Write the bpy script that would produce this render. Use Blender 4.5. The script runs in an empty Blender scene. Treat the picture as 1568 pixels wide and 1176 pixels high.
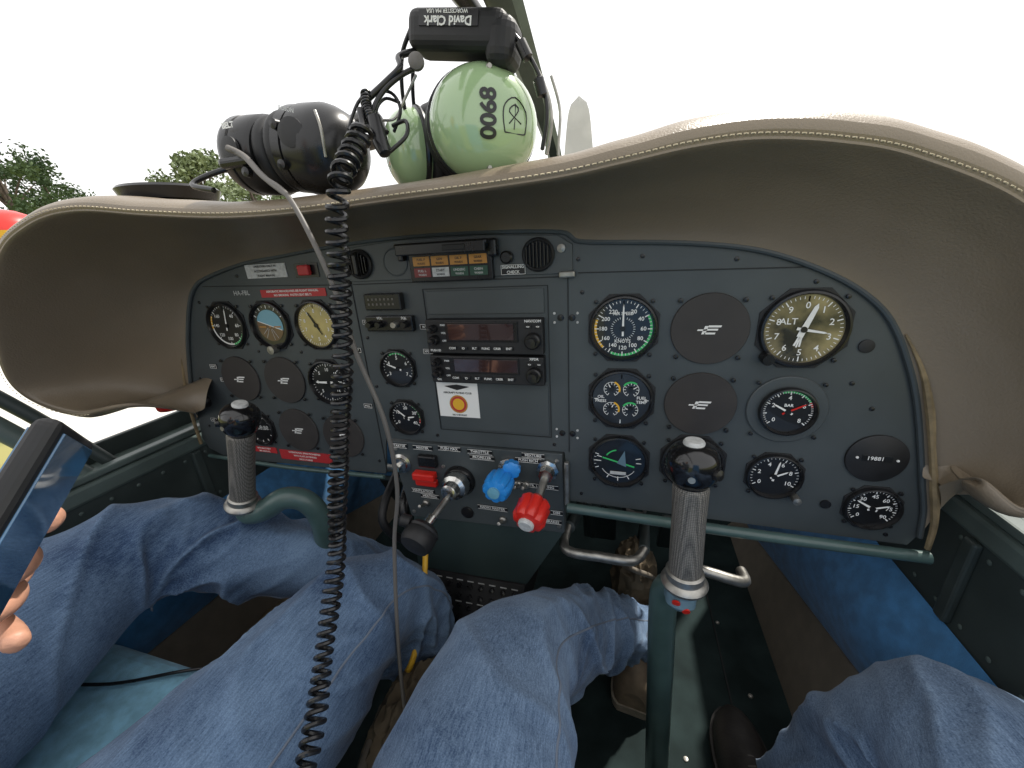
import bpy, math, random
from mathutils import Vector, Matrix, noise
random.seed(7)
S=bpy.context.scene
COL=S.collection
def V(*a): return Vector(a)
# ------------------------------------------------------------ materials
def mat(name,col,rough=.5,metal=0.0,var=0.0,vs=30,bump=0.0,bs=300,coat=0.0,spec=.5,col2=None,emit=0,sheen=0):
    m=bpy.data.materials.new(name);m.use_nodes=True
    nt=m.node_tree;b=nt.nodes['Principled BSDF']
    b.inputs['Base Color'].default_value=(*col,1);b.inputs['Roughness'].default_value=rough
    b.inputs['Metallic'].default_value=metal;b.inputs['Coat Weight'].default_value=coat
    b.inputs['Coat Roughness'].default_value=.03
    b.inputs['Specular IOR Level'].default_value=spec
    if sheen:b.inputs['Sheen Weight'].default_value=sheen
    tc=nt.nodes.new('ShaderNodeTexCoord')
    if var or col2:
        n=nt.nodes.new('ShaderNodeTexNoise');n.inputs['Scale'].default_value=vs;n.inputs['Detail'].default_value=6
        nt.links.new(tc.outputs['Object'],n.inputs['Vector'])
        r=nt.nodes.new('ShaderNodeValToRGB');r.color_ramp.elements[0].position=.35;r.color_ramp.elements[1].position=.68
        c2=col2 or tuple(min(1,c*(1+var)) for c in col);c1=col if col2 else tuple(c*(1-var) for c in col)
        r.color_ramp.elements[0].color=(*c1,1);r.color_ramp.elements[1].color=(*c2,1)
        nt.links.new(n.outputs['Fac'],r.inputs['Fac']);nt.links.new(r.outputs['Color'],b.inputs['Base Color'])
        mr=nt.nodes.new('ShaderNodeMapRange');mr.inputs['To Min'].default_value=rough*.85;mr.inputs['To Max'].default_value=min(1,rough*1.15)
        nt.links.new(n.outputs['Fac'],mr.inputs['Value']);nt.links.new(mr.outputs['Result'],b.inputs['Roughness'])
    if bump:
        n2=nt.nodes.new('ShaderNodeTexNoise');n2.inputs['Scale'].default_value=bs;n2.inputs['Detail'].default_value=3
        nt.links.new(tc.outputs['Object'],n2.inputs['Vector'])
        bp=nt.nodes.new('ShaderNodeBump');bp.inputs['Strength'].default_value=bump;bp.inputs['Distance'].default_value=.001
        nt.links.new(n2.outputs['Fac'],bp.inputs['Height']);nt.links.new(bp.outputs['Normal'],b.inputs['Normal'])
    return m
def denim(name,dark,light,sc=1.0):
    m=bpy.data.materials.new(name);m.use_nodes=True;nt=m.node_tree;N=nt.nodes;L=nt.links
    b=N['Principled BSDF'];b.inputs['Roughness'].default_value=.9;b.inputs['Specular IOR Level'].default_value=.15;b.inputs['Sheen Weight'].default_value=.10
    tc=N.new('ShaderNodeTexCoord')
    big=N.new('ShaderNodeTexNoise');big.inputs['Scale'].default_value=7;big.inputs['Detail'].default_value=4;big.inputs['Roughness'].default_value=.55
    fine=N.new('ShaderNodeTexNoise');fine.inputs['Scale'].default_value=800;fine.inputs['Detail'].default_value=2
    mp=N.new('ShaderNodeMapping');mp.inputs['Rotation'].default_value=(.3,.2,.6);mp.inputs['Scale'].default_value=(1,.12,1)
    st=N.new('ShaderNodeTexNoise');st.inputs['Scale'].default_value=560;st.inputs['Detail'].default_value=3
    for n in(big,fine):L.new(tc.outputs['Object'],n.inputs['Vector'])
    L.new(tc.outputs['Object'],mp.inputs['Vector']);L.new(mp.outputs['Vector'],st.inputs['Vector'])
    a=N.new('ShaderNodeMath');a.operation='MULTIPLY_ADD';a.inputs[1].default_value=.9;a.inputs[2].default_value=-.63
    L.new(fine.outputs['Fac'],a.inputs[0])
    a2=N.new('ShaderNodeMath');a2.operation='MULTIPLY_ADD';a2.inputs[1].default_value=.9
    L.new(st.outputs['Fac'],a2.inputs[0]);L.new(a.outputs[0],a2.inputs[2])
    a3=N.new('ShaderNodeMath');a3.operation='ADD';L.new(a2.outputs[0],a3.inputs[0])
    a4=N.new('ShaderNodeMath');a4.operation='MULTIPLY_ADD';a4.inputs[1].default_value=1.7;a4.inputs[2].default_value=-.52
    L.new(big.outputs['Fac'],a4.inputs[0]);L.new(a4.outputs[0],a3.inputs[1])
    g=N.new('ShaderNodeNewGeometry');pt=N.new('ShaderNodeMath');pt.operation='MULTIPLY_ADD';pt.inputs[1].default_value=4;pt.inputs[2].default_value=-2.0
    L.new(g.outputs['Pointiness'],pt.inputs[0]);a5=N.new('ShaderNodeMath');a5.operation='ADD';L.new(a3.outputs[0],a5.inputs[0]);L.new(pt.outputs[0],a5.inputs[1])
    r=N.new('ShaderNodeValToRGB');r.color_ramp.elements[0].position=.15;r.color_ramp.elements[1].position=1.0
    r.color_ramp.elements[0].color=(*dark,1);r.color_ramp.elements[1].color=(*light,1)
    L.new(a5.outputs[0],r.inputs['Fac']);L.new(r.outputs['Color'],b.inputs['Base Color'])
    bp=N.new('ShaderNodeBump');bp.inputs['Strength'].default_value=.4;bp.inputs['Distance'].default_value=.001
    L.new(a2.outputs[0],bp.inputs['Height']);L.new(bp.outputs['Normal'],b.inputs['Normal'])
    return m
def knurl(name):
    m=bpy.data.materials.new(name);m.use_nodes=True;nt=m.node_tree;N=nt.nodes;L=nt.links
    b=N['Principled BSDF'];b.inputs['Roughness'].default_value=.45;b.inputs['Metallic'].default_value=.3
    tc=N.new('ShaderNodeTexCoord');v=N.new('ShaderNodeTexVoronoi');v.inputs['Scale'].default_value=480;v.inputs['Randomness'].default_value=.15
    L.new(tc.outputs['Object'],v.inputs['Vector'])
    r=N.new('ShaderNodeValToRGB');r.color_ramp.elements[0].color=(.34,.32,.28,1);r.color_ramp.elements[1].color=(.05,.048,.045,1)
    r.color_ramp.elements[1].position=.75
    L.new(v.outputs['Distance'],r.inputs['Fac']);L.new(r.outputs['Color'],b.inputs['Base Color'])
    bp=N.new('ShaderNodeBump');bp.invert=True;bp.inputs['Strength'].default_value=.8;bp.inputs['Distance'].default_value=.001
    L.new(v.outputs['Distance'],bp.inputs['Height']);L.new(bp.outputs['Normal'],b.inputs['Normal']);return m
M={}
M['panel']=mat('panel_paint',(.057,.068,.072),.45,var=.16,vs=7,bump=.12,bs=900)
M['panel2']=mat('panel_paint_radio',(.062,.073,.077),.43,var=.1,vs=9,bump=.1,bs=900)
M['seam']=mat('seam',(.012,.014,.015),.7)
M['blk']=mat('black_plastic',(.010,.010,.011),.28,var=.2,vs=40)
M['gloss']=mat('black_gloss',(.006,.006,.007),.17,coat=.25)
M['blkm']=mat('black_matte',(.014,.014,.015),.55,var=.25,vs=40,bump=.1)
M['cap']=mat('cover_brown_black',(.036,.032,.030),.6,var=.12,vs=25)
M['face']=mat('dial_black',(.008,.008,.009),.35,coat=.6)
M['facerefl']=mat('dial_painted_reflection',(.022,.021,.018),.25,coat=.8,vs=24,col2=(.40,.33,.16))  # black dial with khaki glass reflections painted in as noise patches
M['khakirefl']=mat('dial_khaki_reflection',(.40,.32,.12),.4,coat=1,var=.25,vs=25)  # reflection in the gauge glass put into the dial's base colour
M['white']=mat('white_paint',(.80,.80,.77),.5)
M['dimw']=mat('label_white',(.50,.51,.50),.6,var=.15,vs=200)
M['green']=mat('arc_green',(.05,.50,.14),.5)
M['yellow']=mat('arc_yellow',(.75,.42,.03),.5)
M['red']=mat('red_plastic',(.62,.02,.012),.35,coat=.3)
M['redl']=mat('red_label',(.46,.03,.035),.5)
M['orange']=mat('amber_lens',(.48,.22,.04),.4)
M['dred']=mat('red_lens',(.20,.03,.03),.4)
M['dgreen']=mat('green_lens',(.02,.07,.045),.4)
M['skyb']=mat('horizon_blue',(.14,.36,.48),.4,coat=.7)
M['reflsock']=mat('reflection_and_socket_grey',(.12,.20,.25),.4,coat=.5)  # painted reflection on the turn coordinator; also the stick socket's own colour
M['brownf']=mat('horizon_brown',(.13,.07,.035),.4,coat=.7)
M['blue']=mat('blue_knob',(.02,.24,.66),.35,coat=.3)
M['chrome']=mat('chrome',(.62,.61,.58),.22,metal=1,var=.12,vs=60)
M['steel']=mat('worn_steel',(.36,.35,.32),.42,metal=.9,var=.25,vs=80)
M['disp']=mat('lcd_dark',(.040,.020,.018),.12,coat=1)
M['tube']=mat('green_tube_paint',(.060,.105,.098),.36,var=.15,vs=25,coat=.2)
M['rail']=mat('green_rail_paint',(.085,.115,.108),.42,var=.2,vs=14,bump=.1,bs=200)
M['raild']=mat('green_rail_dark',(.035,.048,.047),.5,var=.2,vs=14)
M['floor']=mat('floor_green',(.020,.032,.032),.9,var=.35,vs=12,bump=.1,spec=.12)
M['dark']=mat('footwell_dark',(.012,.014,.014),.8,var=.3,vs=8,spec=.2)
M['beige']=mat('beige_trim',(.19,.165,.13),.75,var=.1,vs=30,bump=.2)
M['trim']=mat('leather_edge',(.22,.165,.09),.6,var=.3,vs=60)
M['bagc']=mat('canvas_brown',(.13,.10,.062),.85,var=.35,vs=20,bump=.3,bs=500)
M['bluec']=mat('blue_cloth',(.050,.20,.43),.9,var=.20,vs=45,bump=.6,bs=600,sheen=.2)
M['bluel']=mat('blue_cloth_light',(.24,.50,.66),.9,var=.18,vs=60,bump=.6,bs=600,sheen=.2)
M['hood']=mat('leatherette_brown',(.200,.160,.112),.36,var=.10,vs=5,bump=.40,bs=480)
M['stitch']=mat('stitch_thread',(.60,.51,.35),.8)
M['lime']=mat('lime_green_shell',(.34,.48,.26),.16,coat=1,var=.04,vs=20)
M['gray']=mat('grey_cable',(.13,.12,.11),.5)
M['skin']=mat('skin',(.52,.27,.18),.5,var=.14,vs=40,bump=.3,bs=400)
M['shirt']=mat('shirt_grey',(.12,.13,.15),.9,var=.2,vs=30)
M['hair']=mat('hair_brown',(.05,.03,.02),.7,var=.4,vs=90)
M['screen']=mat('phone_screen_sky_reflection',(.06,.16,.30),.08,coat=1)  # blue of the reflected sky put into the glass colour
M['shoe']=mat('shoe_dark',(.030,.027,.025),.6,var=.4,vs=30,bump=.3,bs=300)
M['shoeb']=mat('shoe_tan',(.20,.15,.10),.7,var=.3,vs=30)
M['sole']=mat('sole',(.30,.26,.20),.8,var=.2,vs=60)
M['wing']=mat('wing_white',(.62,.60,.55),.4,var=.06,vs=2)
M['thread']=mat('denim_thread',(.15,.18,.23),.9)
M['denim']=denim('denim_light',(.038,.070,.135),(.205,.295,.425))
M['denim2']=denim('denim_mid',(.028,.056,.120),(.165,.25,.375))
M['knurl']=knurl('knurled_rubber')
M['pedp']=mat('pedestal_paint',(.030,.048,.048),.5,var=.1,vs=14)
# ------------------------------------------------------------ builders
def group(name,loc=(0,0,0)):
    e=bpy.data.objects.new(name,None);e.location=loc;e.empty_display_size=.02;COL.objects.link(e);return e
def put(o,par):
    COL.objects.link(o)
    if par is not None:
        o.parent=par;o.matrix_parent_inverse=Matrix.Translation(-Vector(par.location))
    return o
def mesh(name,vs,fs,m,par=None,smooth=True,bev=0):
    me=bpy.data.meshes.new(name);me.from_pydata([tuple(v) for v in vs],[],fs);me.update()
    if m is not None:me.materials.append(M[m])
    if smooth:
        me.polygons.foreach_set('use_smooth',[True]*len(me.polygons))
        try: me.set_sharp_from_angle(angle=math.radians(38))
        except Exception: pass
    o=bpy.data.objects.new(name,me);put(o,par)
    if bev:
        b=o.modifiers.new('bev','BEVEL');b.width=bev;b.segments=2;b.limit_method='ANGLE'
    return o
def frame(ax):
    ax=Vector(ax).normalized();u=ax.orthogonal().normalized();return u,ax.cross(u),ax
def box(name,c,s,m,par=None,bev=.001,axes=None):
    c=Vector(c);A=axes or (V(1,0,0),V(0,1,0),V(0,0,1));vs=[]
    for i in(-1,1):
        for j in(-1,1):
            for k in(-1,1):vs.append(c+A[0]*(i*s[0]/2)+A[1]*(j*s[1]/2)+A[2]*(k*s[2]/2))
    fs=[(0,1,3,2),(4,6,7,5),(0,4,5,1),(2,3,7,6),(0,2,6,4),(1,5,7,3)]
    return mesh(name,vs,fs,m,par,False,bev)
def lathe(name,o,ax,prof,m,par=None,seg=40,el=1.0):
    u,v,w=frame(ax);o=Vector(o);vs=[];fs=[];n=len(prof)
    for r,h in prof:
        for k in range(seg):
            a=2*math.pi*k/seg;vs.append(o+w*h+u*(r*math.cos(a))+v*(r*el*math.sin(a)))
    for i in range(n-1):
        for k in range(seg):
            k2=(k+1)%seg;fs.append((i*seg+k,i*seg+k2,(i+1)*seg+k2,(i+1)*seg+k))
    if prof[0][0]>1e-6:fs.append(tuple(range(seg))[::-1])
    if prof[-1][0]>1e-6:fs.append(tuple((n-1)*seg+k for k in range(seg)))
    return mesh(name,vs,fs,m,par)
def cr(P,t):
    n=len(P)-1;t=max(0,min(n-1e-6,t));i=int(t);f=t-i
    p0=P[max(i-1,0)];p1=P[i];p2=P[i+1];p3=P[min(i+2,n)]
    return tuple(.5*((2*b)+(-a+c)*f+(2*a-5*b+4*c-d)*f*f+(-a+3*b-3*c+d)*f**3) for a,b,c,d in zip(p0,p1,p2,p3))
def sweep(pts,seg=10,per=6,cap=True,wr=None,flat=1.0,seamang=None):
    n=(len(pts)-1)*per+1;C=[cr(pts,i/per) for i in range(n)];vs=[];fs=[];sm=[]
    P=[Vector(c[:3]) for c in C];T=[(P[min(i+1,n-1)]-P[max(i-1,0)]).normalized() for i in range(n)]
    u=T[0].orthogonal().normalized();L=0
    for i in range(n):
        if i:L+=(P[i]-P[i-1]).length
        u=(u-T[i]*u.dot(T[i])).normalized();v=T[i].cross(u);r=C[i][3]
        if seamang is not None:
            rr=r+(wr(L,seamang,C[i]) if wr else 0);sm.append((P[i]+u*(rr*math.cos(seamang))+v*(rr*math.sin(seamang)))[:])
        for k in range(seg):
            a=2*math.pi*k/seg;rr=r
            if wr:rr+=wr(L,a,C[i])
            vs.append(P[i]+u*(rr*math.cos(a))+v*(rr*math.sin(a)*flat))
    if seamang is not None:return sm
    for i in range(n-1):
        for k in range(seg):
            k2=(k+1)%seg;fs.append((i*seg+k,i*seg+k2,(i+1)*seg+k2,(i+1)*seg+k))
    if cap:
        vs.append(P[0]-T[0]*C[0][3]*.5);a0=len(vs)-1
        vs.append(P[-1]+T[-1]*C[-1][3]*.5);a1=len(vs)-1
        for k in range(seg):
            k2=(k+1)%seg;fs.append((a0,k2,k));fs.append((a1,(n-1)*seg+k,(n-1)*seg+k2))
    return vs,fs
def tube(name,pts,r,m,par=None,seg=10,per=6):
    P=[(*p[:3],p[3] if len(p)>3 else r) for p in pts];vs,fs=sweep(P,seg,per);return mesh(name,vs,fs,m,par)
def text(s,x,z,size,m='white',par=None,y=-.0035,rot=0,loc=None,axes=None,al='CENTER',bold=.0001):
    cu=bpy.data.curves.new('lettering','FONT');cu.body=s;cu.size=size;cu.align_x=al;cu.align_y='CENTER';cu.resolution_u=2;cu.offset=bold
    cu.materials.append(M[m]);o=bpy.data.objects.new('lettering',cu)
    if axes:
        R=Matrix((axes[0],axes[1],axes[2])).transposed().to_4x4();mw=Matrix.Translation(loc)@R
    else: mw=Matrix.Translation((x,y,z))@Matrix.Rotation(math.pi/2,4,'X')@Matrix.Rotation(rot,4,'Z')
    COL.objects.link(o)
    if par is not None:
        o.parent=par;o.matrix_parent_inverse=Matrix.Translation(-Vector(par.location))
    o.matrix_basis=mw;return o
def marks(name,par,x,z,y,items,m):
    vs=[];fs=[]
    for a,r0,r1,w in items:
        a=math.radians(a);d=V(math.sin(a),0,math.cos(a));t=V(math.cos(a),0,-math.sin(a));c=V(x,y,z);b=len(vs)
        vs+=[c+d*r0-t*w/2,c+d*r0+t*w/2,c+d*r1+t*w/2,c+d*r1-t*w/2];fs.append((b,b+1,b+2,b+3))
    return mesh(name,vs,fs,m,par,False)
def arc(name,par,x,z,y,r0,r1,a0,a1,m):
    vs=[];fs=[];n=24
    for i in range(n+1):
        a=math.radians(a0+(a1-a0)*i/n)
        for r in(r0,r1):vs.append(V(x+r*math.sin(a),y,z+r*math.cos(a)))
    for i in range(n):fs.append((2*i,2*i+1,2*i+3,2*i+2))
    return mesh(name,vs,fs,m,par,False)
def needle(par,x,z,a,l,w=.0022,m='white',y=-.0042,tail=.3):
    a=math.radians(a);d=V(math.sin(a),0,math.cos(a));t=V(math.cos(a),0,-math.sin(a));c=V(x,y,z)
    mesh('needle',[c-d*l*tail-t*w,c-d*l*tail+t*w,c+t*w,c+d*l*.85+t*w*.7,c+d*l,c+d*l*.85-t*w*.7,c-t*w],[(0,1,2,3,4,5,6)],m,par,False)
    lathe('needle_hub',(x,y+.0004,z),(0,-1,0),[(.0035,0),(.0033,.0012),(0,.0012)],'blk',par,16)
def screws(name,par,pts,r=.0028,y=-.0015,m='blk'):
    vs=[];fs=[]
    for x,z in pts:
        b=len(vs);n=10
        for rr,yy in((r,0),(r*.9,-.0012),(r*.4,-.0016)):
            for k in range(n):a=2*math.pi*k/n;vs.append(V(x+rr*math.cos(a),y+yy,z+rr*math.sin(a)))
        for i in range(2):
            for k in range(n):k2=(k+1)%n;fs.append((b+i*n+k,b+i*n+k2,b+(i+1)*n+k2,b+(i+1)*n+k))
        fs.append(tuple(b+2*n+k for k in range(n)))
    return mesh(name,vs,fs,m,par)
def gauge(name,x,z,r,face='face',nums=None,a0=-140,a1=140,nmaj=9,sub=4,arcs=(),needles=((30,.8),),label=None,flange=True,ns=.20,nr=.66):
    g=group(name,(x,0,z))
    if flange:
        q=r*1.02;c=q*.42;vs=[(q,c),(c,q),(-c,q),(-q,c),(-q,-c),(-c,-q),(c,-q),(q,-c)]
        vv=[V(x+a,-.0002,z+b) for a,b in vs]+[V(x+a,-.0018,z+b) for a,b in vs]
        fs=[tuple(range(8,16))]+[(i,(i+1)%8,8+(i+1)%8,8+i) for i in range(8)]
        mesh('flange',vv,fs,'blkm',g,False,.0004)
        k=r*.80;screws('screws',g,[(x+i*k*1.0,z+j*k*1.0) for i in(-1,1) for j in(-1,1)],.0027,-.0018)
    lathe('bezel',(x,-.0018,z),(0,-1,0),[(r,0),(r,.003),(r*.97,.0055),(r*.92,.0060),(r*.885,.0035),(r*.88,0)],'blk',g,56)
    lathe('dial',(x,-.0019,z),(0,-1,0),[(r*.9,0),(r*.9,.0004),(0,.0004)],face,g,48)
    R=r*.86;y=-.0028;it=[];tot=(nmaj-1)*sub
    full=abs(a1-a0)>=359
    for i in range(tot+1):
        a=a0+(a1-a0)*i/tot;mj=i%sub==0;it.append((a,R*(.82 if mj else .89),R*.97,.0013 if mj else .0007))
    marks('tick_marks',g,x,z,y,it,'white')
    for (b0,b1,cm) in arcs:arc('range_arc',g,x,z,y+.0002,R*.90,R*.98,b0,b1,cm)
    if nums:
        n=len(nums)
        for i,s in enumerate(nums):
            a=math.radians(a0+(a1-a0)*i/((n) if full else (n-1)));text(s,x+R*nr*math.sin(a),z+R*nr*math.cos(a),r*ns,'white',g,y)
    for i,nd in enumerate(needles):needle(g,x,z,nd[0],R*nd[1],nd[2] if len(nd)>2 else .0014,nd[3] if len(nd)>3 else 'white',-.0034-.0006*i)
    if label:text(label,x,z+R*.30,r*.17,'white',g,y)
    return g
def cover(x,z,r=.043):
    g=group('blank_instrument_cover',(x,0,z))
    lathe('disc',(x,-.0002,z),(0,-1,0),[(r,0),(r,.0022),(r*.985,.003),(0,.003)],'cap',g,56)
    k=r*.80;screws('screws',g,[(x+i*k,z+j*k) for i in(-1,1) for j in(-1,1)],.003,-.0028)
    y=-.0038;vs=[];fs=[]
    def bar(x0,x1,z0,z1):
        b=len(vs);sh=.35;vs.extend([V(x+x0+z0*sh,y,z+z0),V(x+x1+z0*sh,y,z+z0),V(x+x1+z1*sh,y,z+z1),V(x+x0+z1*sh,y,z+z1)]);fs.append((b,b+1,b+2,b+3))
    bar(-.013,-.004,-.0014,.0005);bar(-.003,.011,.0028,.0052);bar(-.004,.009,-.0010,.0012);bar(-.004,.008,-.0056,-.0034);bar(-.0068,-.0028,-.0056,.0045)
    mesh('emblem',vs,fs,'white',g,False)
# ------------------------------------------------------------ instrument panel
P=[(-804,-285),(-796,-256),(-791,-229),(-773,-176),(-753,-125),(-723,-67),(-696,-35),(-660,-19),(-577,-1),(-503,6),(-418,14),(-308,20),(-175,19),(-75,13),(-53,1),(31,-5),(100,-12),(158,-25),(223,-54),(268,-90),(296,-137),(316,-185),(333,-241),(347,-292),(357,-328),(362,-366)]
P=[(a/1000,b/1000) for a,b in P]
NP=150
Pc=[cr(P,i*(len(P)-1)/NP) for i in range(NP+1)]
ip=group('instrument_panel',(-.22,0,-.18))
outl=Pc+[(.355,-.382),(-.067,-.376),(-.075,-.291),(-.378,-.293),(-.392,-.365),(-.760,-.370),(-.803,-.352),(-.812,-.33)]
n=len(outl)
mesh('panel_plate',[V(a,0,b) for a,b in outl]+[V(a,.004,b) for a,b in outl],[tuple(range(n)),tuple(range(2*n-1,n-1,-1))]+[(i,i+n,(i+1)%n+n,(i+1)%n) for i in range(n)],'panel',ip,False)
tube('edge_trim',[(a,-.003,b) for a,b in Pc[::3]],.0032,'panel',ip,8,3)
st=[(-.385,-.036),(-.385,.010),(-.30,.0165),(-.175,.0155),(-.080,.0095),(-.062,-.002),(-.062,-.036)]
m_=len(st);mesh('upper_strip',[V(a,-.0001,b) for a,b in st]+[V(a,-.003,b) for a,b in st],[tuple(range(m_,2*m_))]+[(i,(i+1)%m_,(i+1)%m_+m_,i+m_) for i in range(m_)],'panel2',ip,False,.0008)
def seam(x0,z0,x1,z1,w=.0011):
    d=V(x1-x0,0,z1-z0);c=V((x0+x1)/2,-.0006,(z0+z1)/2);u=d.normalized();box('seam',c,(d.length,.0012,w),'seam',ip,0,(u,V(0,1,0),V(-u.z,0,u.x)))
seam(-.680,-.034,-.392,-.040);seam(-.055,-.036,.225,-.040);seam(-.068,-.04,-.068,-.290);seam(-.388,-.04,-.388,-.36)
seam(-.385,-.040,-.062,-.040)
for a in((-.272,-.050,-.094,-.050),(-.272,-.050,-.272,-.268),(-.094,-.050,-.094,-.268),(-.272,-.268,-.094,-.268)):seam(*a,.0009)
box('radio_bay_blank',(-.183,-.0015,-.069),(.168,.002,.032),'panel2',ip,.0005)
box('lower_blank',(-.183,-.0012,-.225),(.172,.0016,.078),'panel2',ip,.0005)
screws('panel_screws',ip,[(-.055,-.02),(.02,-.02),(.12,-.028),(.20,-.055),(.28,-.20),(.31,-.24),(-.70,-.06),(-.60,-.02),(-.76,-.20),(-.78,-.30),(-.74,-.355),(-.40,-.05),(-.40,-.34),(.33,-.37),(.10,-.37),(-.05,-.36),(-.05,-.06),(-.377,-.12),(-.377,-.2),(-.09,-.28),(-.28,-.28),(.255,-.17),(-.41,-.145),(-.51,-.145),(-.60,-.145)],.0027,0)
screws('panel_latches',ip,[(-.063,-.092),(-.078,-.092),(-.063,-.26),(-.078,-.26)],.0046,0)
for z in(-.092,-.26):
    for x in(-.056,-.086):screws('latch_pins',ip,[(x,z+.006),(x,z-.006)],.0018,0,'dimw')
lathe('grommet',(.259,-.0005,-.126),(0,-1,0),[(.0075,0),(.0075,.0015),(.006,.002),(0,.002)],'blkm',ip,20)
lathe('grommet',(.259,-.0005,-.334),(0,-1,0),[(.006,0),(.006,.0015),(0,.0015)],'blk',ip,20)
box('hinge_catch',(-.068,-.006,-.037),(.020,.008,.008),'steel',ip,.002)
tube('lower_edge_tube',[(-.070,-.012,-.380),(.10,-.012,-.385),(.25,-.012,-.387),(.372,-.012,-.388)],.0075,'tube',ip,12,4)
box('lower_left_edge_steel',(-.071,-.008,-.34),(.007,.008,.075),'steel',ip,.002)
tube('lower_edge_tube_left',[(-.80,-.006,-.366),(-.60,-.006,-.372),(-.392,-.006,-.368)],.004,'tube',ip,10,4)
tube('right_edge_trim',[(.288,-.006,-.112,.001),(.310,-.008,-.15,.0024),(.327,-.009,-.195,.0042),(.341,-.010,-.245,.0032),(.356,-.010,-.298,.0045),(.366,-.010,-.34,.0036),(.370,-.008,-.378,.003)],.003,'trim',ip,8,4)
tube('left_edge_trim',[(-.757,-.006,-.10,.001),(-.775,-.007,-.15,.002),(-.795,-.008,-.22,.003),(-.805,-.008,-.28,.003),(-.812,-.006,-.34,.003)],.003,'trim',ip,8,4)
# gauges
g=gauge('airspeed_indicator',.001,-.106,.042,nums=['','20','40','60','80','100','120','140','160','180','200','220'],a0=0,a1=360,nmaj=13,sub=4,arcs=((60,170,'green'),(170,205,'green'),(225,290,'yellow')),needles=((0,.86,.0012),),ns=.17,nr=.68)
text('KNOTS',.001,-.122,.006,'white',g,-.0028);text('AIR SPEED',.001,-.087,.0055,'white',g,-.0028)
marks('inner_ticks',g,.001,-.106,-.0029,[(a,.0125,.0150,.0006) for a in range(20,350,12)],'white')
cover(.100,-.107);cover(.099,-.204,.0425)
g=gauge('altimeter',.196,-.107,.0445,face='facerefl',nums=[str(i) for i in range(10)],a0=0,a1=360,nmaj=11,sub=5,needles=((18,.80,.0032),(100,.62,.0016)),ns=.23,nr=.70)
text('ALT',.180,-.098,.010,'white',g,-.0030)
marks('barber_pole',g,.196,-.107,-.0031,[(200,.008,.020,.0022),(192,.008,.021,.0018),(184,.008,.02,.0018)],'white')
lathe('setting_knob',(.163,-.002,-.140),(0,-1,0),[(.007,0),(.007,.012),(.006,.014),(0,.014)],'blk',g,20)
g=gauge('engine_quad_gauge',.002,-.202,.042,nums=None,a0=0,a1=360,nmaj=5,sub=1,needles=())
for i,(dx,dz) in enumerate(((-.0125,.0145),(.0125,.0145),(-.0125,-.0145),(.0125,-.0145))):
    arc('mini_scale',g,.002+dx,-.202+dz,-.0031,.0096,.0102,-150,150,'white')
    marks('mini_ticks',g,.002+dx,-.202+dz,-.0032,[(a,.0066,.0102,.0008) for a in range(-150,151,30)],'white')
    arc('mini_range',g,.002+dx,-.202+dz,-.0034,.0092,.0116,(-60 if i%2 else 20),(40 if i%2 else 110),'green' if i%2 else 'yellow')
    needle(g,.002+dx,-.202+dz,(-30,60,20,-70)[i],.008,.0008,'white')
    text(('OIL','FUEL','PRESS','TEMP')[i],.002+dx*2.1,-.202+(.003 if i<2 else -.003),.0058,'white',g,-.0029)
g=group('manifold_gauge_mount',(.195,0,-.208))
lathe('adapter_plate',(.195,-.0002,-.206),(0,-1,0),[(.043,0),(.043,.002),(.042,.0028),(0,.0028)],'panel2',g,48)
screws('screws',g,[(.195+i*.034,-.206+j*.034) for i in(-1,1) for j in(-1,1)],.0026,-.0028)
gg=gauge('fuel_pressure_gauge',.195,-.206,.031,nums=['0','2','4','6','8'],a0=-130,a1=130,nmaj=9,sub=5,arcs=((-20,60,'green'),(60,75,'red')),needles=((60,.80,.0012,'red'),(-60,.7,.0013)),label='BAR',flange=False,ns=.24)
gg.location.y=-.004
g=gauge('turn_coordinator',.002,-.298,.041,nums=None,a0=-110,a1=-70,nmaj=3,sub=2,needles=())
arc('scale',g,.002,-.298,-.0031,.018,.020,-60,-10,'green');arc('scale',g,.002,-.298,-.0031,.025,.0258,120,240,'white')
marks('scale_marks',g,.002,-.298,-.0031,[(a,.024,.031,.0012) for a in(-90,-75,75,90,150,180,210)],'white')
mesh('aircraft_symbol',[V(-.020,-.0033,-.291),V(.024,-.0033,-.303),V(.024,-.0033,-.3055),V(-.020,-.0033,-.2935)],[(0,1,2,3)],'green',g,False)
mesh('reflection_triangle',[V(.000,-.0035,-.300),V(.010,-.0035,-.279),V(.013,-.0035,-.305)],[(0,1,2)],'reflsock',g,False)  # grey triangle paints a reflection in the gauge glass
box('slip_tube',(.002,-.0036,-.316),(.022,.0008,.005),'dimw',g,.0003)
gauge('vertical_speed_indicator',.098,-.290,.040,nums=['0','5','10','15','20','15','10','5'],a0=-90,a1=270,nmaj=9,sub=5,needles=((-90,.8),))
g=gauge('oil_gauge',.196,-.299,.0325,nums=['0','2','4','6','8','10'],a0=-120,a1=120,nmaj=6,sub=5,needles=((10,.82),(60,.6)),ns=.25)
lathe('adjust_knob',(.222,-.003,-.326),(0,-1,0),[(.005,0),(.005,.012),(0,.013)],'steel',g,16)
g=group('hour_meter',(.297,0,-.263))
lathe('disc',(.297,-.0002,-.263),(0,-1,0),[(.031,0),(.031,.0025),(.030,.0032),(0,.0032)],'blkm',g,48)
box('counter_window',(.297,-.0036,-.262),(.030,.0008,.008),'face',g,.0002);text('19881',.295,-.262,.0070,'white',g,-.0042)
screws('screws',g,[(.297-.020,-.262),(.297+.020,-.263)],.0016,-.0032,'white')
gauge('brake_pressure_gauge',.307,-.332,.030,nums=['0','15','30','45','60','75','90'],a0=-130,a1=130,nmaj=9,sub=4,needles=((-60,.8),(70,.7)),ns=.24)
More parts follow.
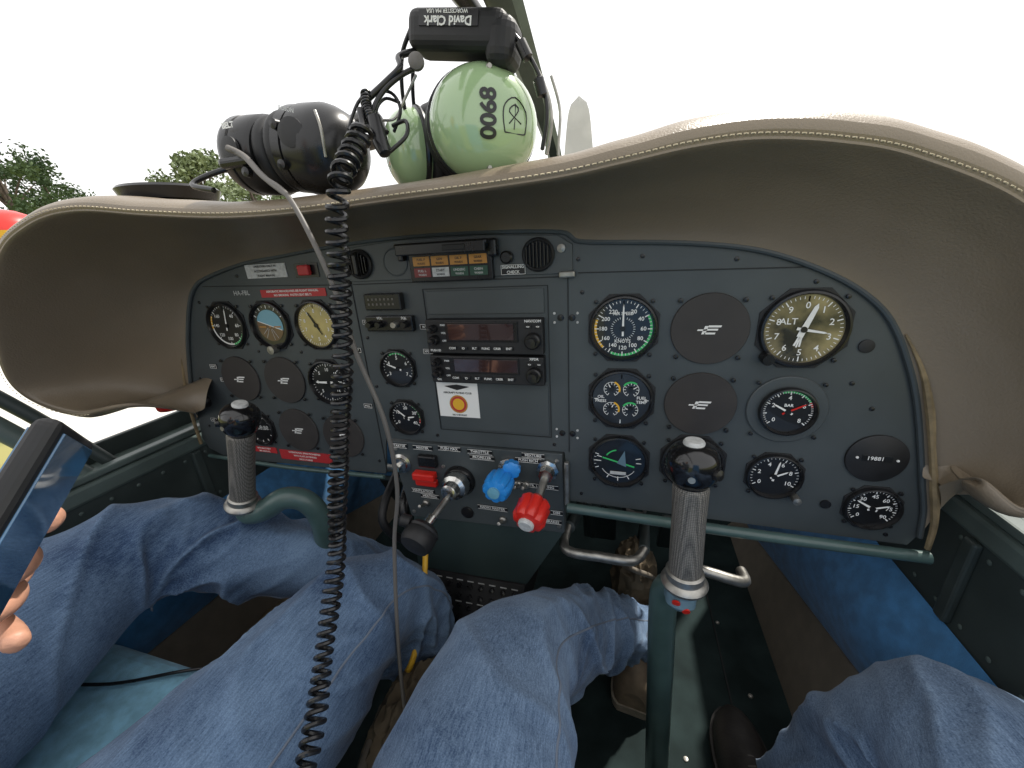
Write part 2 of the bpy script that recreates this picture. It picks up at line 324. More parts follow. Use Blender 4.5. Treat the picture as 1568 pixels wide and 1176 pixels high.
gauge('airspeed_indicator',-.651,-.100,.040,nums=['','40','60','80','100','120','140','160'],a0=0,a1=360,nmaj=9,sub=5,arcs=((90,170,'green'),(170,260,'white'),(260,300,'yellow')),needles=((10,.85),))
g=gauge('attitude_indicator',-.557,-.100,.0395,nums=None,a0=-60,a1=60,nmaj=5,sub=2,needles=())
def halfdisc(nm,a0,a1,m,y):
    vs=[V(-.557,y,-.100)];
    for i in range(25):
        a=math.radians(a0+(a1-a0)*i/24);vs.append(V(-.557+.026*math.sin(a),y,-.100+.026*math.cos(a)))
    mesh(nm,vs,[(0,i,i+1) for i in range(1,25)],m,g,False)
halfdisc('sky_half',-72,108,'skyb',-.0030);halfdisc('ground_half',108,288,'brownf',-.0030)
marks('horizon_lines',g,-.557,-.100,-.0034,[(108,-.024,.024,.0012)],'white');marks('miniature_wings',g,-.557,-.102,-.0038,[(90,.008,.022,.002),(270,.008,.022,.002),(0,-.001,.001,.003)],'orange')
marks('roll_lines',g,-.557,-.100,-.0036,[(150,.006,.024,.0008),(170,.006,.024,.0008),(210,.006,.024,.0008),(230,.006,.022,.0008)],'dimw')
lathe('cage_knob',(-.557,-.003,-.139),(0,-1,0),[(.007,0),(.007,.012),(0,.013)],'steel',g,20)
g=gauge('altimeter',-.465,-.100,.039,face='khakirefl',nums=[str(i) for i in range(10)],a0=0,a1=360,nmaj=11,sub=5,needles=((-30,.75,.002,'blk'),(150,.55,.0014,'blk')))
cover(-.658,-.197,.042);cover(-.559,-.196,.042)
gauge('vertical_speed_indicator',-.466,-.196,.039,nums=['0','5','10','15','20','15','10','5'],a0=-90,a1=270,nmaj=9,sub=5,needles=((-90,.8,.002),))
g=gauge('digital_clock',-.648,-.295,.034,nums=None,a0=0,a1=360,nmaj=13,sub=1,needles=())
text('88:88',-.640,-.293,.012,'dimw',g,-.003)
cover(-.558,-.292,.042);cover(-.463,-.296,.041)
gauge('suction_gauge',-.331,-.168,.030,nums=['3','4','5','6','7'],a0=-120,a1=120,nmaj=5,sub=5,arcs=((-30,40,'green'),),needles=((-70,.8),),ns=.25)
gauge('trim_gauge',-.330,-.251,.030,nums=['0','10','20','30','40'],a0=-120,a1=120,nmaj=5,sub=5,arcs=((30,90,'green'),(90,110,'red')),needles=((-50,.8),(80,.6)),ns=.25)
# vents
for x in(-.364,-.307,-.104):
    g=group('air_vent',(x,0,-.012));z=-.012
    if x==-.307:
        lathe('cap',(x,-.003,z),(0,-1,0),[(.019,0),(.019,.001),(.0175,.0015),(.017,.0006),(0,.0006)],'panel2',g,40)
    else:
        lathe('ring',(x,-.003,z),(0,-1,0),[(.0205,0),(.0205,.004),(.0185,.006),(.0165,.005),(.016,.002),(0,.002)],'blkm',g,40)
        for k in range(-3,4):box('slat',(x+k*.0045,-.009,z),(.0012,.006,2*math.sqrt(max(.0001,.0155**2-(k*.0045)**2))),'blk',g,.0003)
        if x<-.3: box('vent_grip',(x,-.012,z),(.008,.012,.030),'blk',g,.003)
lathe('selector_knob',(-.144,-.003,-.013),(0,-1,0),[(.008,0),(.008,.008),(.006,.010),(0,.010)],'blk',ip,20)
lathe('small_knob',(-.075,-.003,-.006),(0,-1,0),[(.005,0),(.005,.004),(0,.005)],'steel',ip,16)
# annunciator
g=group('annunciator_panel',(-.222,0,-.015))
box('housing',(-.222,-.007,-.020),(.118,.009,.038),'blk',g,.001)
box('open_cover',(-.226,-.018,.008),(.128,.026,.006),'blk',g,.002)
box('open_cover_lip',(-.226,-.030,.003),(.124,.004,.014),'blk',g,.0015)
box('cover_recess',(-.205,-.0325,.003),(.030,.002,.007),'blkm',g,.001)
box('cover_tab',(-.160,-.012,.000),(.012,.012,.022),'blk',g,.003);box('cover_tab',(-.290,-.012,.000),(.008,.012,.022),'blk',g,.002)
cs=[['orange','orange','orange','orange'],['dred','dimw','dgreen','dgreen']];ls=[['FUEL P','GEN','OIL P','GEAR'],['FUEL L','START','UNDERC','CABIN']]
for j in range(2):
    for i in range(4):
        x=-.2625+i*.027;z=-.0125-j*.0145;box('lens',(x,-.0118,z),(.0245,.0012,.0120),cs[j][i],g,.0003);text(ls[j][i],x,z+.002,.0042,'blk' if j==0 or i==1 else 'dimw',g,-.0126)
        text('WARN',x,z-.003,.0038,'blk' if j==0 or i==1 else 'dimw',g,-.0126)
def label(x0,x1,z0,z1,m='blk',lines=(),tm='white',ts=.005,y=-.0008,fr=False):
    g=ip;box('label_plate',((x0+x1)/2,y,(z0+z1)/2),(x1-x0,.0012,z0-z1),m,g,.0002)
    if fr:
        for zz in(z0-.0006,z1+.0006):box('label_border',((x0+x1)/2,y-.0008,zz),(x1-x0-.001,.0004,.0005),tm,g,0)
        for xx in(x0+.0006,x1-.0006):box('label_border',(xx,y-.0008,(z0+z1)/2),(.0005,.0004,z0-z1-.001),tm,g,0)
    for i,s in enumerate(lines):
        zz=z0-(z0-z1)*(i+.5)/len(lines);text(s,(x0+x1)/2,zz,ts,tm,g,y-.0012)
label(-.154,-.121,-.022,-.035,'blk',['SIGNALLING','CHECK'],fr=True,ts=.0052,y=-.0038)
label(-.578,-.499,-.004,-.025,'dimw',['OPERATION ONLY IN','ACCORDANCE WITH','FLIGHT MANUAL'],'blkm',.0045)
label(-.483,-.440,-.006,-.027,'blk',[]);box('guarded_switch',(-.461,-.006,-.016),(.020,.008,.015),'redl',ip,.002)
text('HA-FBL',-.600,-.047,.0105,'dimw',ip,-.001)
label(-.560,-.435,-.043,-.055,'redl',['AEROBATIC MANOEUVRES SEE FLIGHT MANUAL','NO SMOKING  FASTEN SEAT BELTS'],'white',.0046)
label(-.682,-.625,-.335,-.347,'redl',['SPIN RECOVERY','SEE MANUAL'],'white',.0045)
label(-.618,-.501,-.337,-.357,'redl',['INTENTIONAL SPINS PROHIBITED','WITH FLAPS EXTENDED','MAX 5 TURNS'],'white',.0048)
box('sticker',(-.2355,-.0026,-.2155),(.066,.0006,.056),'white',ip,0)
arc('sticker_emblem',ip,-.2355,-.222,-.0034,.0070,.0125,0,360,'redl');arc('sticker_emblem_centre',ip,-.2355,-.222,-.0036,0,.0095,0,360,'yellow')
arc('sticker_emblem_outline',ip,-.2355,-.222,-.0033,.0120,.0148,0,360,'orange')
mesh('sticker_wings',[V(-.2355,-.0034,-.190),V(-.215,-.0034,-.193),V(-.228,-.0034,-.197),V(-.2355,-.0034,-.199),V(-.243,-.0034,-.197),V(-.256,-.0034,-.193)],[(0,1,2,3,4,5)],'blkm',ip,False)
text('AIRCRAFT FLYING CLUB',-.2355,-.2035,.0042,'blkm',ip,-.0034);text('SEE CHECKLIST',-.2355,-.2400,.0035,'blkm',ip,-.0034)
for (x,z,s) in((-.372,-.096,'CALL'),(-.276,-.103,'R/T'),(-.276,-.140,'XPDR'),(-.715,-.175,'VENT'),(-.70,-.20,'STALL'),(-.40,-.235,'PULL'),(-.40,-.14,'OFF'),(-.76,-.285,'ALT')):label(x-.008,x+.008,z+.004,z-.004,'blk',[s],ts=.0045,fr=True)
g=group('canopy_jettison_lever',(-.79,0,-.25));lathe('pivot',(-.765,-.001,-.245),(0,-1,0),[(.014,0),(.014,.006),(.010,.012),(0,.013)],'blk',g,24)
tube('red_handle',[(-.762,-.014,-.243,.004),(-.778,-.035,-.240,.008),(-.790,-.05,-.236,.012),(-.800,-.056,-.236,.011)],.008,'red',g)
g=group('intercom_unit',(-.33,0,-.08));box('box',(-.333,-.006,-.065),(.060,.012,.024),'blk',g,.002)
for i in range(14):box('grille_slot',(-.355+.0033*(i%7)*2,-.0123,-.061-.007*(i//7)),(.0026,.0008,.0030),'gray',g,0)
box('lower_box',(-.329,-.005,-.097),(.078,.010,.023),'blk',g,.002)
for x in(-.358,-.342,-.316,-.300):lathe('knob',(x,-.010,-.097),(0,-1,0),[(.0052,0),(.0048,.010),(.004,.011),(0,.011)],'blk' if x!=-.316 else 'steel',g,18)
text('VOL',-.343,-.0885,.005,'white',g,-.0105);text('SQL',-.303,-.0885,.005,'white',g,-.0105)
def radio(z0,z1,d,dig,mod):
    g=group('aircraft_radio',(-.183,0,(z0+z1)/2));zc=(z0+z1)/2;h=z0-z1
    box('body',(-.183,-.008,zc),(.168,.016,h-.001),'blkm',g,.0015)
    box('bezel',(-.1845,-.0168,(d[2]+d[3])/2),(d[1]-d[0]+.006,.002,d[2]-d[3]+.004),'blk',g,.0008)
    box('display',((d[0]+d[1])/2,-.0182,(d[2]+d[3])/2),(d[1]-d[0]-.004,.001,d[2]-d[3]-.002),'disp',g,.0002)
    for i,x in enumerate([-.228+.0165*k for k in range(6)]):box('button',(x,-.0168,z1+.009),(.0115,.003,.0048),'blk',g,.0008);text(('COM','ID','FLT','FUNC','CRSR','ENT')[i],x,z1+.009,.0044,'white',g,-.0188)
    for x,zz,r in((-.254,zc+.012,.0058),(-.254,zc-.004,.0072),(-.112,zc-.004,.0110)):
        lathe('knob',(x,-.016,zz),(0,-1,0),[(r,0),(r*.96,.009),(r*.8,.0105),(r*.6,.0105),(r*.55,.017),(0,.0175)],'blk',g,28)
    for k in range(2):box('side_button',(-.112+.013*k-.006,-.0168,z0-.010),(.009,.003,.005),'blkm',g,.0008);text('<>',-.112+.013*k-.006,z0-.010,.004,'white',g,-.0188)
    text(dig,-.112,z0-.003,.0048,'white',g,-.0164);text(mod,-.255,z1+.005,.0044,'white',g,-.0164)
    for i,s in enumerate(('PWR','VOL','OFF')):text(s,-.240,z0-.008-.011*i,.0038,'white',g,-.0164)
    return g
radio(-.090,-.139,(-.234,-.136,-.095,-.119),'NAV/COM','PUSH ID')
radio(-.1415,-.183,(-.230,-.133,-.145,-.165),'XPDR','VFR')
# ------------------------------------------------------------ centre pedestal
ped=group('centre_pedestal',(-.22,0,-.45))
sp=[(-.370,-.296),(-.078,-.293),(-.076,-.436),(-.352,-.446)]
mesh('switch_plate',[V(a,-.004,b) for a,b in sp]+[V(a,.012,b) for a,b in sp],[(0,1,2,3)]+[(i,i+4,(i+1)%4+4,(i+1)%4) for i in range(4)],'panel',ped,False,.001)
pp=[(-.350,-.448),(-.078,-.438),(-.145,-.563),(-.360,-.567)]
mesh('pedestal_front',[V(a,-.001,b) for a,b in pp]+[V(a,.45,b-.02) for a,b in pp],[(0,1,2,3)]+[(i,i+4,(i+1)%4+4,(i+1)%4) for i in range(4)],'pedp',ped,False,.001)
bz=V(0,-.45,-1).normalized()
mesh('breaker_panel',[V(-.355,-.003,-.568),V(-.148,-.003,-.565),V(-.155,-.05,-.665),V(-.345,-.05,-.665),V(-.355,.3,-.568),V(-.148,.3,-.565),V(-.155,.3,-.665),V(-.345,.3,-.665)],[(0,1,2,3),(0,4,5,1),(1,5,6,2),(3,2,6,7),(0,3,7,4)],'blkm',ped,False)
for j in range(5):
    for i in range(9):
        p=V(-.334+.021*i,-.004,-.578)+bz*(.019*j+.006)
        lathe('circuit_breaker',p,(0,-.9,.42),[(.0062,0),(.0062,.003),(.0046,.004),(.0044,.009),(0,.0095)],'blk',ped,12)
        if j in(0,2):box('breaker_label',p+V(0,-.001,.0095),(.012,.0006,.0022),'dimw',ped,0)
def lab2(x,z,s,w=.03,h=.008):
    box('label',(x,-.0048,z),(w,.0012,h),'blk',ped,.0002);text(s,x,z,.0062,'white',ped,-.0058)
    for zz in(-1,1):box('label_line',(x,-.0057,z+zz*(h/2-.0005)),(w-.001,.0004,.0005),'white',ped,0)
for a in((-.352,-.303,'STARTER',.032),(-.308,-.303,'MASTER',.036),(-.260,-.300,'PUSH MAX',.040),(-.208,-.301,'THROTTLE',.042),(-.205,-.311,'PROPELLER',.042),(-.130,-.308,'PUSH RICH',.042),(-.122,-.299,'MIXTURE',.036),(-.115,-.352,'INSTR. LIGHTING',.062),(-.320,-.388,'VENTILATION',.044),(-.308,-.397,'HEATING',.035),(-.195,-.405,'RADIO MASTER',.052),(-.095,-.416,'BRAKES',.03),(-.088,-.398,'DIM',.02)):lab2(a[0],a[1],a[2],a[3])
lathe('key_switch',(-.353,-.004,-.337),(0,-1,0),[(.018,0),(.018,.002),(.013,.004),(.013,.010),(.006,.011),(.006,.02),(0,.02)],'chrome',ped,28)
box('master_rocker',(-.308,-.012,-.352),(.040,.016,.014),'red',ped,.003);box('master_rocker_low',(-.308,-.008,-.367),(.040,.010,.013),'red',ped,.003)
box('master_rocker_black',(-.300,-.008,-.325),(.034,.010,.022),'blk',ped,.003)
screws('plate_screws',ped,[(-.360,-.31),(-.345,-.435),(-.085,-.425),(-.086,-.305),(-.275,-.335)],.0035,-.004,'steel')
lathe('cable_hole',(-.241,-.004,-.421),(0,-1,0),[(.011,0),(.011,.002),(.009,.003),(0,.002)],'blk',ped,24)
for x,z in((-.178,-.425),(-.317,-.412),(-.148,-.352),(-.135,-.352)):
    lathe('toggle_base',(x,-.004,z),(0,-1,0),[(.006,0),(.006,.004),(.004,.006),(0,.006)],'steel',ped,14);tube('toggle',[(x,-.008,z,.002),(x,-.022,z+.006,.0028),(x,-.028,z+.009,.003)],.002,'steel',ped,8)
g=group('throttle_lever',(-.248,-.01,-.363))
lathe('base_ring',(-.248,-.004,-.358),(0,-1,0),[(.027,0),(.027,.004),(.024,.008),(0,.008)],'blk',g,32)
lathe('friction_nut',(-.248,-.012,-.358),(-.05,-1,.10),[(.022,0),(.023,.004),(.022,.014),(.021,.018),(.015,.022),(.013,.034),(.0085,.036),(0,.036)],'chrome',g,12)
tube('shaft',[(-.250,-.03,-.362),(-.262,-.085,-.376),(-.268,-.112,-.384)],.0048,'steel',g,12,4)
tube('shaft_clamp',[(-.262,-.080,-.374),(-.266,-.098,-.380)],.008,'chrome',g,12,2)
lathe('knob',(-.264,-.105,-.378),(-.12,-.85,-.25),[(.012,-.008),(.020,-.004),(.0245,.002),(.0225,.005),(.0245,.008),(.0245,.020),(.021,.027),(.008,.030),(0,.030)],'blkm',g,30)
tube('side_button',[(-.283,-.108,-.364,.009),(-.295,-.110,-.360,.009)],.009,'blkm',g,14,2)
g=group('propeller_lever',(-.164,0,-.327))
lathe('nut',(-.162,-.004,-.322),(0,-1,0),[(.016,0),(.016,.006),(.011,.008),(.010,.020),(0,.020)],'chrome',g,8)
tube('shaft',[(-.162,-.015,-.322),(-.163,-.045,-.322)],.0055,'steel',g,12,3)
def flute(nm,o,ax,prof,m,par,nl,dep):
    u,v,w=frame(ax);o=Vector(o);seg=nl*8;vs=[];fs=[]
    for r,h in prof:
        for k in range(seg):
            a=2*math.pi*k/seg;rr=r*(1-dep*(.5-.5*math.cos(a*nl))**3);vs.append(o+w*h+u*(rr*math.cos(a))+v*(rr*math.sin(a)))
    for i in range(len(prof)-1):
        for k in range(seg):k2=(k+1)%seg;fs.append((i*seg+k,i*seg+k2,(i+1)*seg+k2,(i+1)*seg+k))
    fs.append(tuple(range(seg)));fs.append(tuple((len(prof)-1)*seg+k for k in range(seg)));mesh(nm,vs,fs,m,par)
flute('knob_body',(-.162,-.036,-.323),(-.05,-1,.0),[(.010,0),(.018,.002),(.0205,.006),(.0215,.018),(.0205,.030),(.018,.035),(.010,.037)],'blue',g,8,.14)
lathe('button',(-.164,-.072,-.323),(-.05,-1,0),[(.009,0),(.009,.004),(0,.005)],'skyb',g,18)
flute('rear_cap',(-.150,-.026,-.308),(.2,-1,.1),[(.010,0),(.0135,.003),(.0135,.014),(.010,.016)],'blue',g,8,.1)
g=group('mixture_lever',(-.100,0,-.325))
lathe('nut',(-.100,-.004,-.320),(0,-1,0),[(.017,0),(.017,.006),(.012,.008),(.011,.022),(0,.022)],'chrome',g,8)
tube('shaft',[(-.100,-.015,-.321),(-.104,-.05,-.334),(-.108,-.075,-.346)],.006,'steel',g,12,4)
flute('knob',(-.106,-.060,-.336),(-.12,-.85,-.22),[(.010,0),(.019,.003),(.0235,.009),(.0225,.020),(.0235,.032),(.020,.039),(.012,.041)],'red',g,7,.16)
lathe('button',(-.1118,-.0980,-.3455),(-.12,-.85,-.22),[(.011,0),(.011,.005),(.009,.007),(0,.007)],'dimw',g,20)
# ------------------------------------------------------------ glareshield
L=[(-724,-50,-246),(-748,-120,-200),(-828,-150,-204),(-866,-180,-155),(-812,-190,-62),(-735,-190,20),(-652,-190,52),(-585,-180,62),(-497,-170,52),(-403,-160,43),(-309,-155,41),(-209,-150,44),(-123,-140,47),(-55,-130,51),(-1,-120,58),(50,-110,65),(99,-100,67),(158,-90,60),(217,-80,45),(296,-80,3),(345,-80,-60),(382,-80,-140),(398,-80,-215),(383,-75,-266),(358,-50,-250),(348,-22,-280)]
L=[tuple(c/1000 for c in p) for p in L]
NC=208;K=len(P)-1;gl=group('glareshield',(-.2,-.05,.05))
rows=[];Pq=[cr(P,i*K/NC) for i in range(NC+1)];Lq=[cr(L,i*K/NC) for i in range(NC+1)]
NI=22
for j in range(NI+1):
    s=j/NI;row=[]
    for i in range(NC+1):
        p=Pq[i];l=Lq[i];sx=s**.75;sy=s**1.15;b=.010*math.sin(math.pi*s)
        x=p[0]+(l[0]-p[0])*sx;z=p[1]+(l[2]-p[1])*sx
        o=V(x+.22,0,z+.16);o=o.normalized() if o.length>0 else o
        nz=(noise.noise(V(x*6,s*2,z*6))*.0030+noise.noise(V(x*16,s*5,z*16))*.0014)*math.sin(math.pi*s)
        pk=noise.noise(V(x*30,0,z*30))*.0018*max(0,(s-.75)/.25)*(1-max(0,(s-.93)/.07))
        row.append(V(x+o.x*(b+nz+pk),-.004+(l[1]+.004)*sy,z+o.z*(b+nz+pk)))
    rows.append(row)
nrm=[]
for i in range(NC+1):
    a=Lq[max(i-2,0)];b=Lq[min(i+2,NC)];t=V(b[0]-a[0],0,b[2]-a[2]).normalized();nrm.append(V(-t.z,0,t.x))
for (o,dy) in((.0022,-.003),(.0032,-.0015),(.006,-.0035),(.012,-.002),(.018,.006),(.022,.018),(.024,.036),(.024,.065),(.020,.12),(.010,.21),(-.01,.33)):
    row=[]
    for i in range(NC+1):
        k=.85+.55*max(0,min(1,(i/NC-.45)/.2));e=min(1,i/14,(NC-i)/26)
        if i<=14:k=.5
        if i>NC-26:k=max(.20,k*(NC-i)/26)
        q=Lq[i];pk=1+ (noise.noise(V(q[0]*22,dy*20,q[2]*22))*.05 if o>.008 else 0)
        dd=dy*(1 if dy>.03 else k)
        if dy>.03:dd=.03+(dy-.03)*e if e<1 else dy
        row.append(V(q[0],q[1]+dd*(.3+.7*e),q[2])+nrm[i]*(o*(k if o>.004 else 1)*pk))
    rows.append(row)
vs=[v for r in rows for v in r];W=NC+1
fs=[(j*W+i,j*W+i+1,(j+1)*W+i+1,(j+1)*W+i) for j in range(len(rows)-1) for i in range(NC)]
o=mesh('padded_hood',vs,fs,'hood',gl,True);sd=o.modifiers.new('s','SUBSURF');sd.levels=1;sd.render_levels=1
vs=[];fs=[];last=None
for q in range(NC*14):
    t=q/(NC*14)*K;c=cr(L,t);i=min(NC,int(t/K*NC));p=V(*c)+nrm[i]*.0062+V(0,-.0046,0)
    if last is None:last=p
    if i<14 or i>NC-26:last=p;continue
    if (p-last).length>.0052:
        d=(p-last).normalized();s_=p-d*.0038;b=len(vs);u=d.cross(V(0,1,0)).normalized()*.0006;w_=V(0,-.0010,0)
        vs+=[s_+u,s_-u,p-u,p+u,s_*.5+p*.5+w_];fs+=[(b,b+1,b+4),(b+1,b+2,b+4),(b+2,b+3,b+4),(b+3,b,b+4)];last=p
mesh('stitching',vs,fs,'stitch',gl,False)
g=group('deck_speaker',(-.575,-.08,.092));lathe('puck',(-.575,-.08,.090),(0,0,1),[(.050,-.01),(.055,.003),(.052,.006),(.02,.008),(0,.008)],'blk',g,40)
# ------------------------------------------------------------ fuselage, floor, side walls
cs_=group('cockpit_side_wall',(.40,0,-.5))
def wall(par,sx,xc):
    X=lambda x:xc+sx*x
    def q(n,p,m):return mesh(n,[V(X(a),b,c) for a,b,c in p],[(0,1,2,3)],m,par,False)
    box('rail',(X(.045),-.45,-.335),(.09,1.7,.03),'rail',par,.006)
    box('rail_lip',(X(.012),-.45,-.312),(.02,1.7,.012),'rail',par,.003)
    box('rail_outer_lip',(X(.085),-.45,-.305),(.012,1.7,.035),'raild',par,.003)
    q('upper_skin',[(0.004,-1.3,-.345),(0.004,.6,-.345),(0.004,.6,-.485),(0.004,-1.3,-.485)],'raild')
    q('outer_skin',[(0.080,-1.3,-.34),(0.080,.75,-.34),(0.06,.75,-.92),(0.06,-1.3,-.92)],'wing')
    for yy in(-.30,-.02,.22):box('wall_stiffener',(X(-.001),yy,-.41),(.010,.018,.12),'raild',par,.003)
    vs=[];fs=[]
    for yy in range(40):
        for zz in(-.362,-.46):
            b=len(vs);c=V(X(.003),-1+yy*.04,zz)
            for k in range(8):a=math.pi*k/4;vs.append(c+V(0,.0035*math.cos(a),.0035*math.sin(a)))
            vs.append(c+V(-sx*.002,0,0))
            for k in range(8):fs.append((b+k,b+(k+1)%8,b+8))
        b=len(vs);c=V(X(.035),-1+yy*.04,-.3195)
        for k in range(8):a=math.pi*k/4;vs.append(c+V(.0035*math.cos(a),.0035*math.sin(a),0))
        vs.append(c+V(0,0,.002))
        for k in range(8):fs.append((b+k,b+(k+1)%8,b+8))
    mesh('rivets',vs,fs,'rail',par)
    vs=[];fs=[];nx=74;nz=8
    def zbf(y):
        zb=-.667-.30*max(-.4,y);return max(zb,-.84) if y>0 else -.667+(-.05*y)
    for i in range(nx+1):
        y=-1.2+1.85*i/nx;zb=zbf(y)
        for j in range(nz+1):
            s=j/nz;z=-.475+(zb+.475)*s;bl=math.sin(math.pi*s)*(.018+.012*min(1,abs(math.sin((y+.02)*6))*2.5))
            vs.append(V(X(.002-bl-.012*s),y,z))
    for i in range(nx):
        for j in range(nz):a=i*(nz+1)+j;fs.append((a,a+1,a+nz+2,a+nz+1))
    mesh('blue_upholstery',vs,fs,'bluec',par)
    vs=[];fs=[]
    for i in range(nx+1):
        y=-1.2+1.85*i/nx;zb=zbf(y)
        vs+=[V(X(.02),y,zb+.006),V(X(-.014),y,zb+.001),V(X(-.018),y,zb-.004),V(X(-.055),y,-.895)]
    for i in range(nx):
        for j in range(3):a=i*4+j;fs.append((a,a+1,a+5,a+4))
    mesh('beige_kick_panel',vs,fs,'beige',par)
wall(cs_,1,.40);cs2=group('cockpit_side_wall',(-.82,0,-.5));wall(cs2,-1,-.815)
fl=group('cockpit_floor',(-.2,0,-.89))
box('floor_plate',(-.21,-.25,-.90),(1.30,2.1,.02),'floor',fl,0)
box('firewall',(-.21,.72,-.45),(1.30,.02,.9),'dark',fl,0)
box('under_panel_shelf',(-.21,.33,-.08),(1.0,.5,.01),'dark',fl,0)
for (x,y) in((.20,.05),(.28,.12),(.12,.22),(.25,.28),(.32,-.05),(.14,-.02)):lathe('floor_bolt',(x,y,-.89),(0,0,1),[(.005,0),(.004,.002),(0,.003)],'steel',fl,8)
box('floor_seam',(.24,.10,-.889),(.003,.7,.003),'seam',fl,0);box('floor_rib',(-.66,-.08,-.885),(.02,.5,.02),'dimw',fl,.003)
def seat(x0,x1,m):
    g=group('pilot_seat',((x0+x1)/2,-.6,-.6));cx=(x0+x1)/2;w=x1-x0
    o=box('cushion',(cx,-.64,-.605),(w,.78,.12),m,g,.035);o.modifiers['bev'].segments=5
    o=box('backrest',(cx,-1.10,-.25),(w,.12,.80),m,g,.04,(V(1,0,0),V(0,.97,.2),V(0,-.2,.97)));o.modifiers['bev'].segments=5
    box('seat_pan',(cx,-.66,-.69),(w*.95,.72,.05),'rail',g,.01)
    box('seat_front_support',(cx,-.36,-.80),(w*.8,.03,.17),'rail',g,.004)
seat(-.79,-.37,'bluel');seat(-.07,.35,'bluec')
g=group('centre_console',(-.24,-.3,-.7));box('console_box',(-.22,-.33,-.78),(.13,.70,.24),'floor',g,.01);box('console_top',(-.22,-.33,-.655),(.12,.68,.012),'panel',g,.004)
for k in range(6):box('console_switch',(-.25+.03*(k%3),-.08-.03*(k//3),-.645),(.012,.014,.012),'dimw' if k%2 else 'blk',g,.002)
g=group('rudder_pedal',(-.01,.02,-.47))
tube('pedal_bar',[(-.080,.06,-.478),(-.075,.0,-.472),(-.02,-.005,-.472),(.03,0,-.474),(.048,.03,-.478)],.0078,'steel',g)
tube('pedal_bar_right',[(.095,-.0,-.465),(.14,-.005,-.47),(.185,.0,-.482),(.19,.03,-.49)],.0078,'steel',g)
tube('pedal_arm',[(-.078,.06,-.478),(-.07,.3,-.60),(-.06,.42,-.80)],.011,'raild',g)
tube('pedal_arm',[(.048,.03,-.478),(.06,.2,-.56),(.07,.42,-.80)],.009,'raild',g)
for x in(-.04,.16):box('foot_plate',(x,.40,-.74),(.09,.02,.16),'raild',g,.006,(V(1,0,0),V(0,.9,.4),V(0,-.4,.9)))
g=group('rudder_pedal',(-.5,.2,-.6))
for x in(-.46,-.66):box('foot_plate',(x,.40,-.72),(.09,.02,.16),'raild',g,.006,(V(1,0,0),V(0,.9,.4),V(0,-.4,.9)))
tube('cross_tube',[(-.75,.38,-.62),(-.40,.38,-.62)],.012,'steel',g,10,2)
tube('hydraulic_hose',[(-.40,.10,-.42),(-.385,.02,-.46),(-.37,.05,-.55),(-.38,.15,-.65)],.010,'blk',g)
tube('hydraulic_hose',[(-.43,.08,-.42),(-.42,.0,-.47),(-.40,.05,-.56),(-.42,.2,-.65)],.008,'blkm',g)
g=group('wiring_loom',(0,.15,-.5))
for k in range(7):
    x=-.04+.035*k;tube('wire',[(x,.06,-.38),(x+.02,.08+.01*k,-.44-.01*(k%3)),(x-.02,.16,-.50+.01*k),(x+.03,.3,-.46),(x,.5,-.40)],.003+.001*(k%2),('blkm','dark','gray','dred','blkm','blk','gray')[k],g,8)
# ------------------------------------------------------------ control sticks
def stick(top,base,side,cnt):
    g=group('control_stick',top);T=V(*top);B=V(*base);ax=(T-B).normalized();h=(T-B).length
    lathe('grip',B,ax,[(.014,-.004),(.0175,.0),(.0175,h*.25),(.0172,h*.6),(.0182,h-.012),(.0182,h-.008),(.0172,h-.004),(.016,h)],'knurl',g,32)
    lathe('grip_collar',B,ax,[(.014,-.016),(.024,-.014),(.0255,-.010),(.0235,-.006),(.0205,-.004),(.0205,.004),(.018,.006)],'steel',g,32)
    pr=[(.0165,-.004),(.0185,.0),(.0215,.004),(.0240,.010),(.0255,.017),(.0258,.024),(.0245,.031),(.021,.037),(.016,.041),(.011,.043),(0,.0435)]
    fine=[cr(pr,i*(len(pr)-1)/40) for i in range(40)]+[(0,.0435)]
    lathe('stick_head',T,ax,fine,'gloss',g,56)
    lathe('push_button',T+ax*.041,ax,[(.0105,-.004),(.0105,.004),(.009,.006),(0,.0065)],'dimw',g,20)
    lathe('head_screw',T+ax*.016+V(-.004,-.0235,0),(-.1,-1,.1),[(.004,0),(.0035,.002),(0,.002)],'steel',g,12)
    lathe('trim_button',T+ax*.020+V(.018*side,-.016,0),(.6*side,-.7,.2),[(.006,0),(.0055,.006),(0,.007)],'blk',g,14)
    return g
g=stick((.076,-.120,-.243),(.079,-.126,-.362),1,0)
tube('lower_socket',[(.079,-.126,-.370,.014),(.078,-.122,-.392,.0165),(.077,-.116,-.405,.0165)],.016,'reflsock',g,20,4)
lathe('socket_end',(.078,-.124,-.398),(0,-.35,-.94),[(.0165,-.01),(.0172,.0),(.0165,.008),(.011,.013),(0,.013)],'reflsock',g,20)
for dx,dz in((.004,-.004),(-.007,.006)):lathe('socket_red_dot',(.078+dx,-.1395,-.398+dz),(dx*20,-.9,-.3),[(.0045,0),(.0045,.002),(0,.002)],'red',g,14)
tube('column',[(.078,-.104,-.400,.014),(.068,-.085,-.432,.0175),(.067,-.080,-.48,.018),(.073,-.080,-.62,.018),(.084,-.080,-.88,.018)],.018,'tube',g,24,6)
g=stick((-.533,-.120,-.232),(-.570,-.124,-.352),-1,1)
tube('column',[(-.574,-.124,-.364,.013),(-.570,-.122,-.382,.017),(-.545,-.112,-.378,.0175),(-.515,-.100,-.362,.0175),(-.490,-.085,-.375,.0175),(-.480,-.075,-.42,.0175),(-.490,-.070,-.52,.0175),(-.50,-.06,-.88,.0175)],.017,'tube',g,24,6)
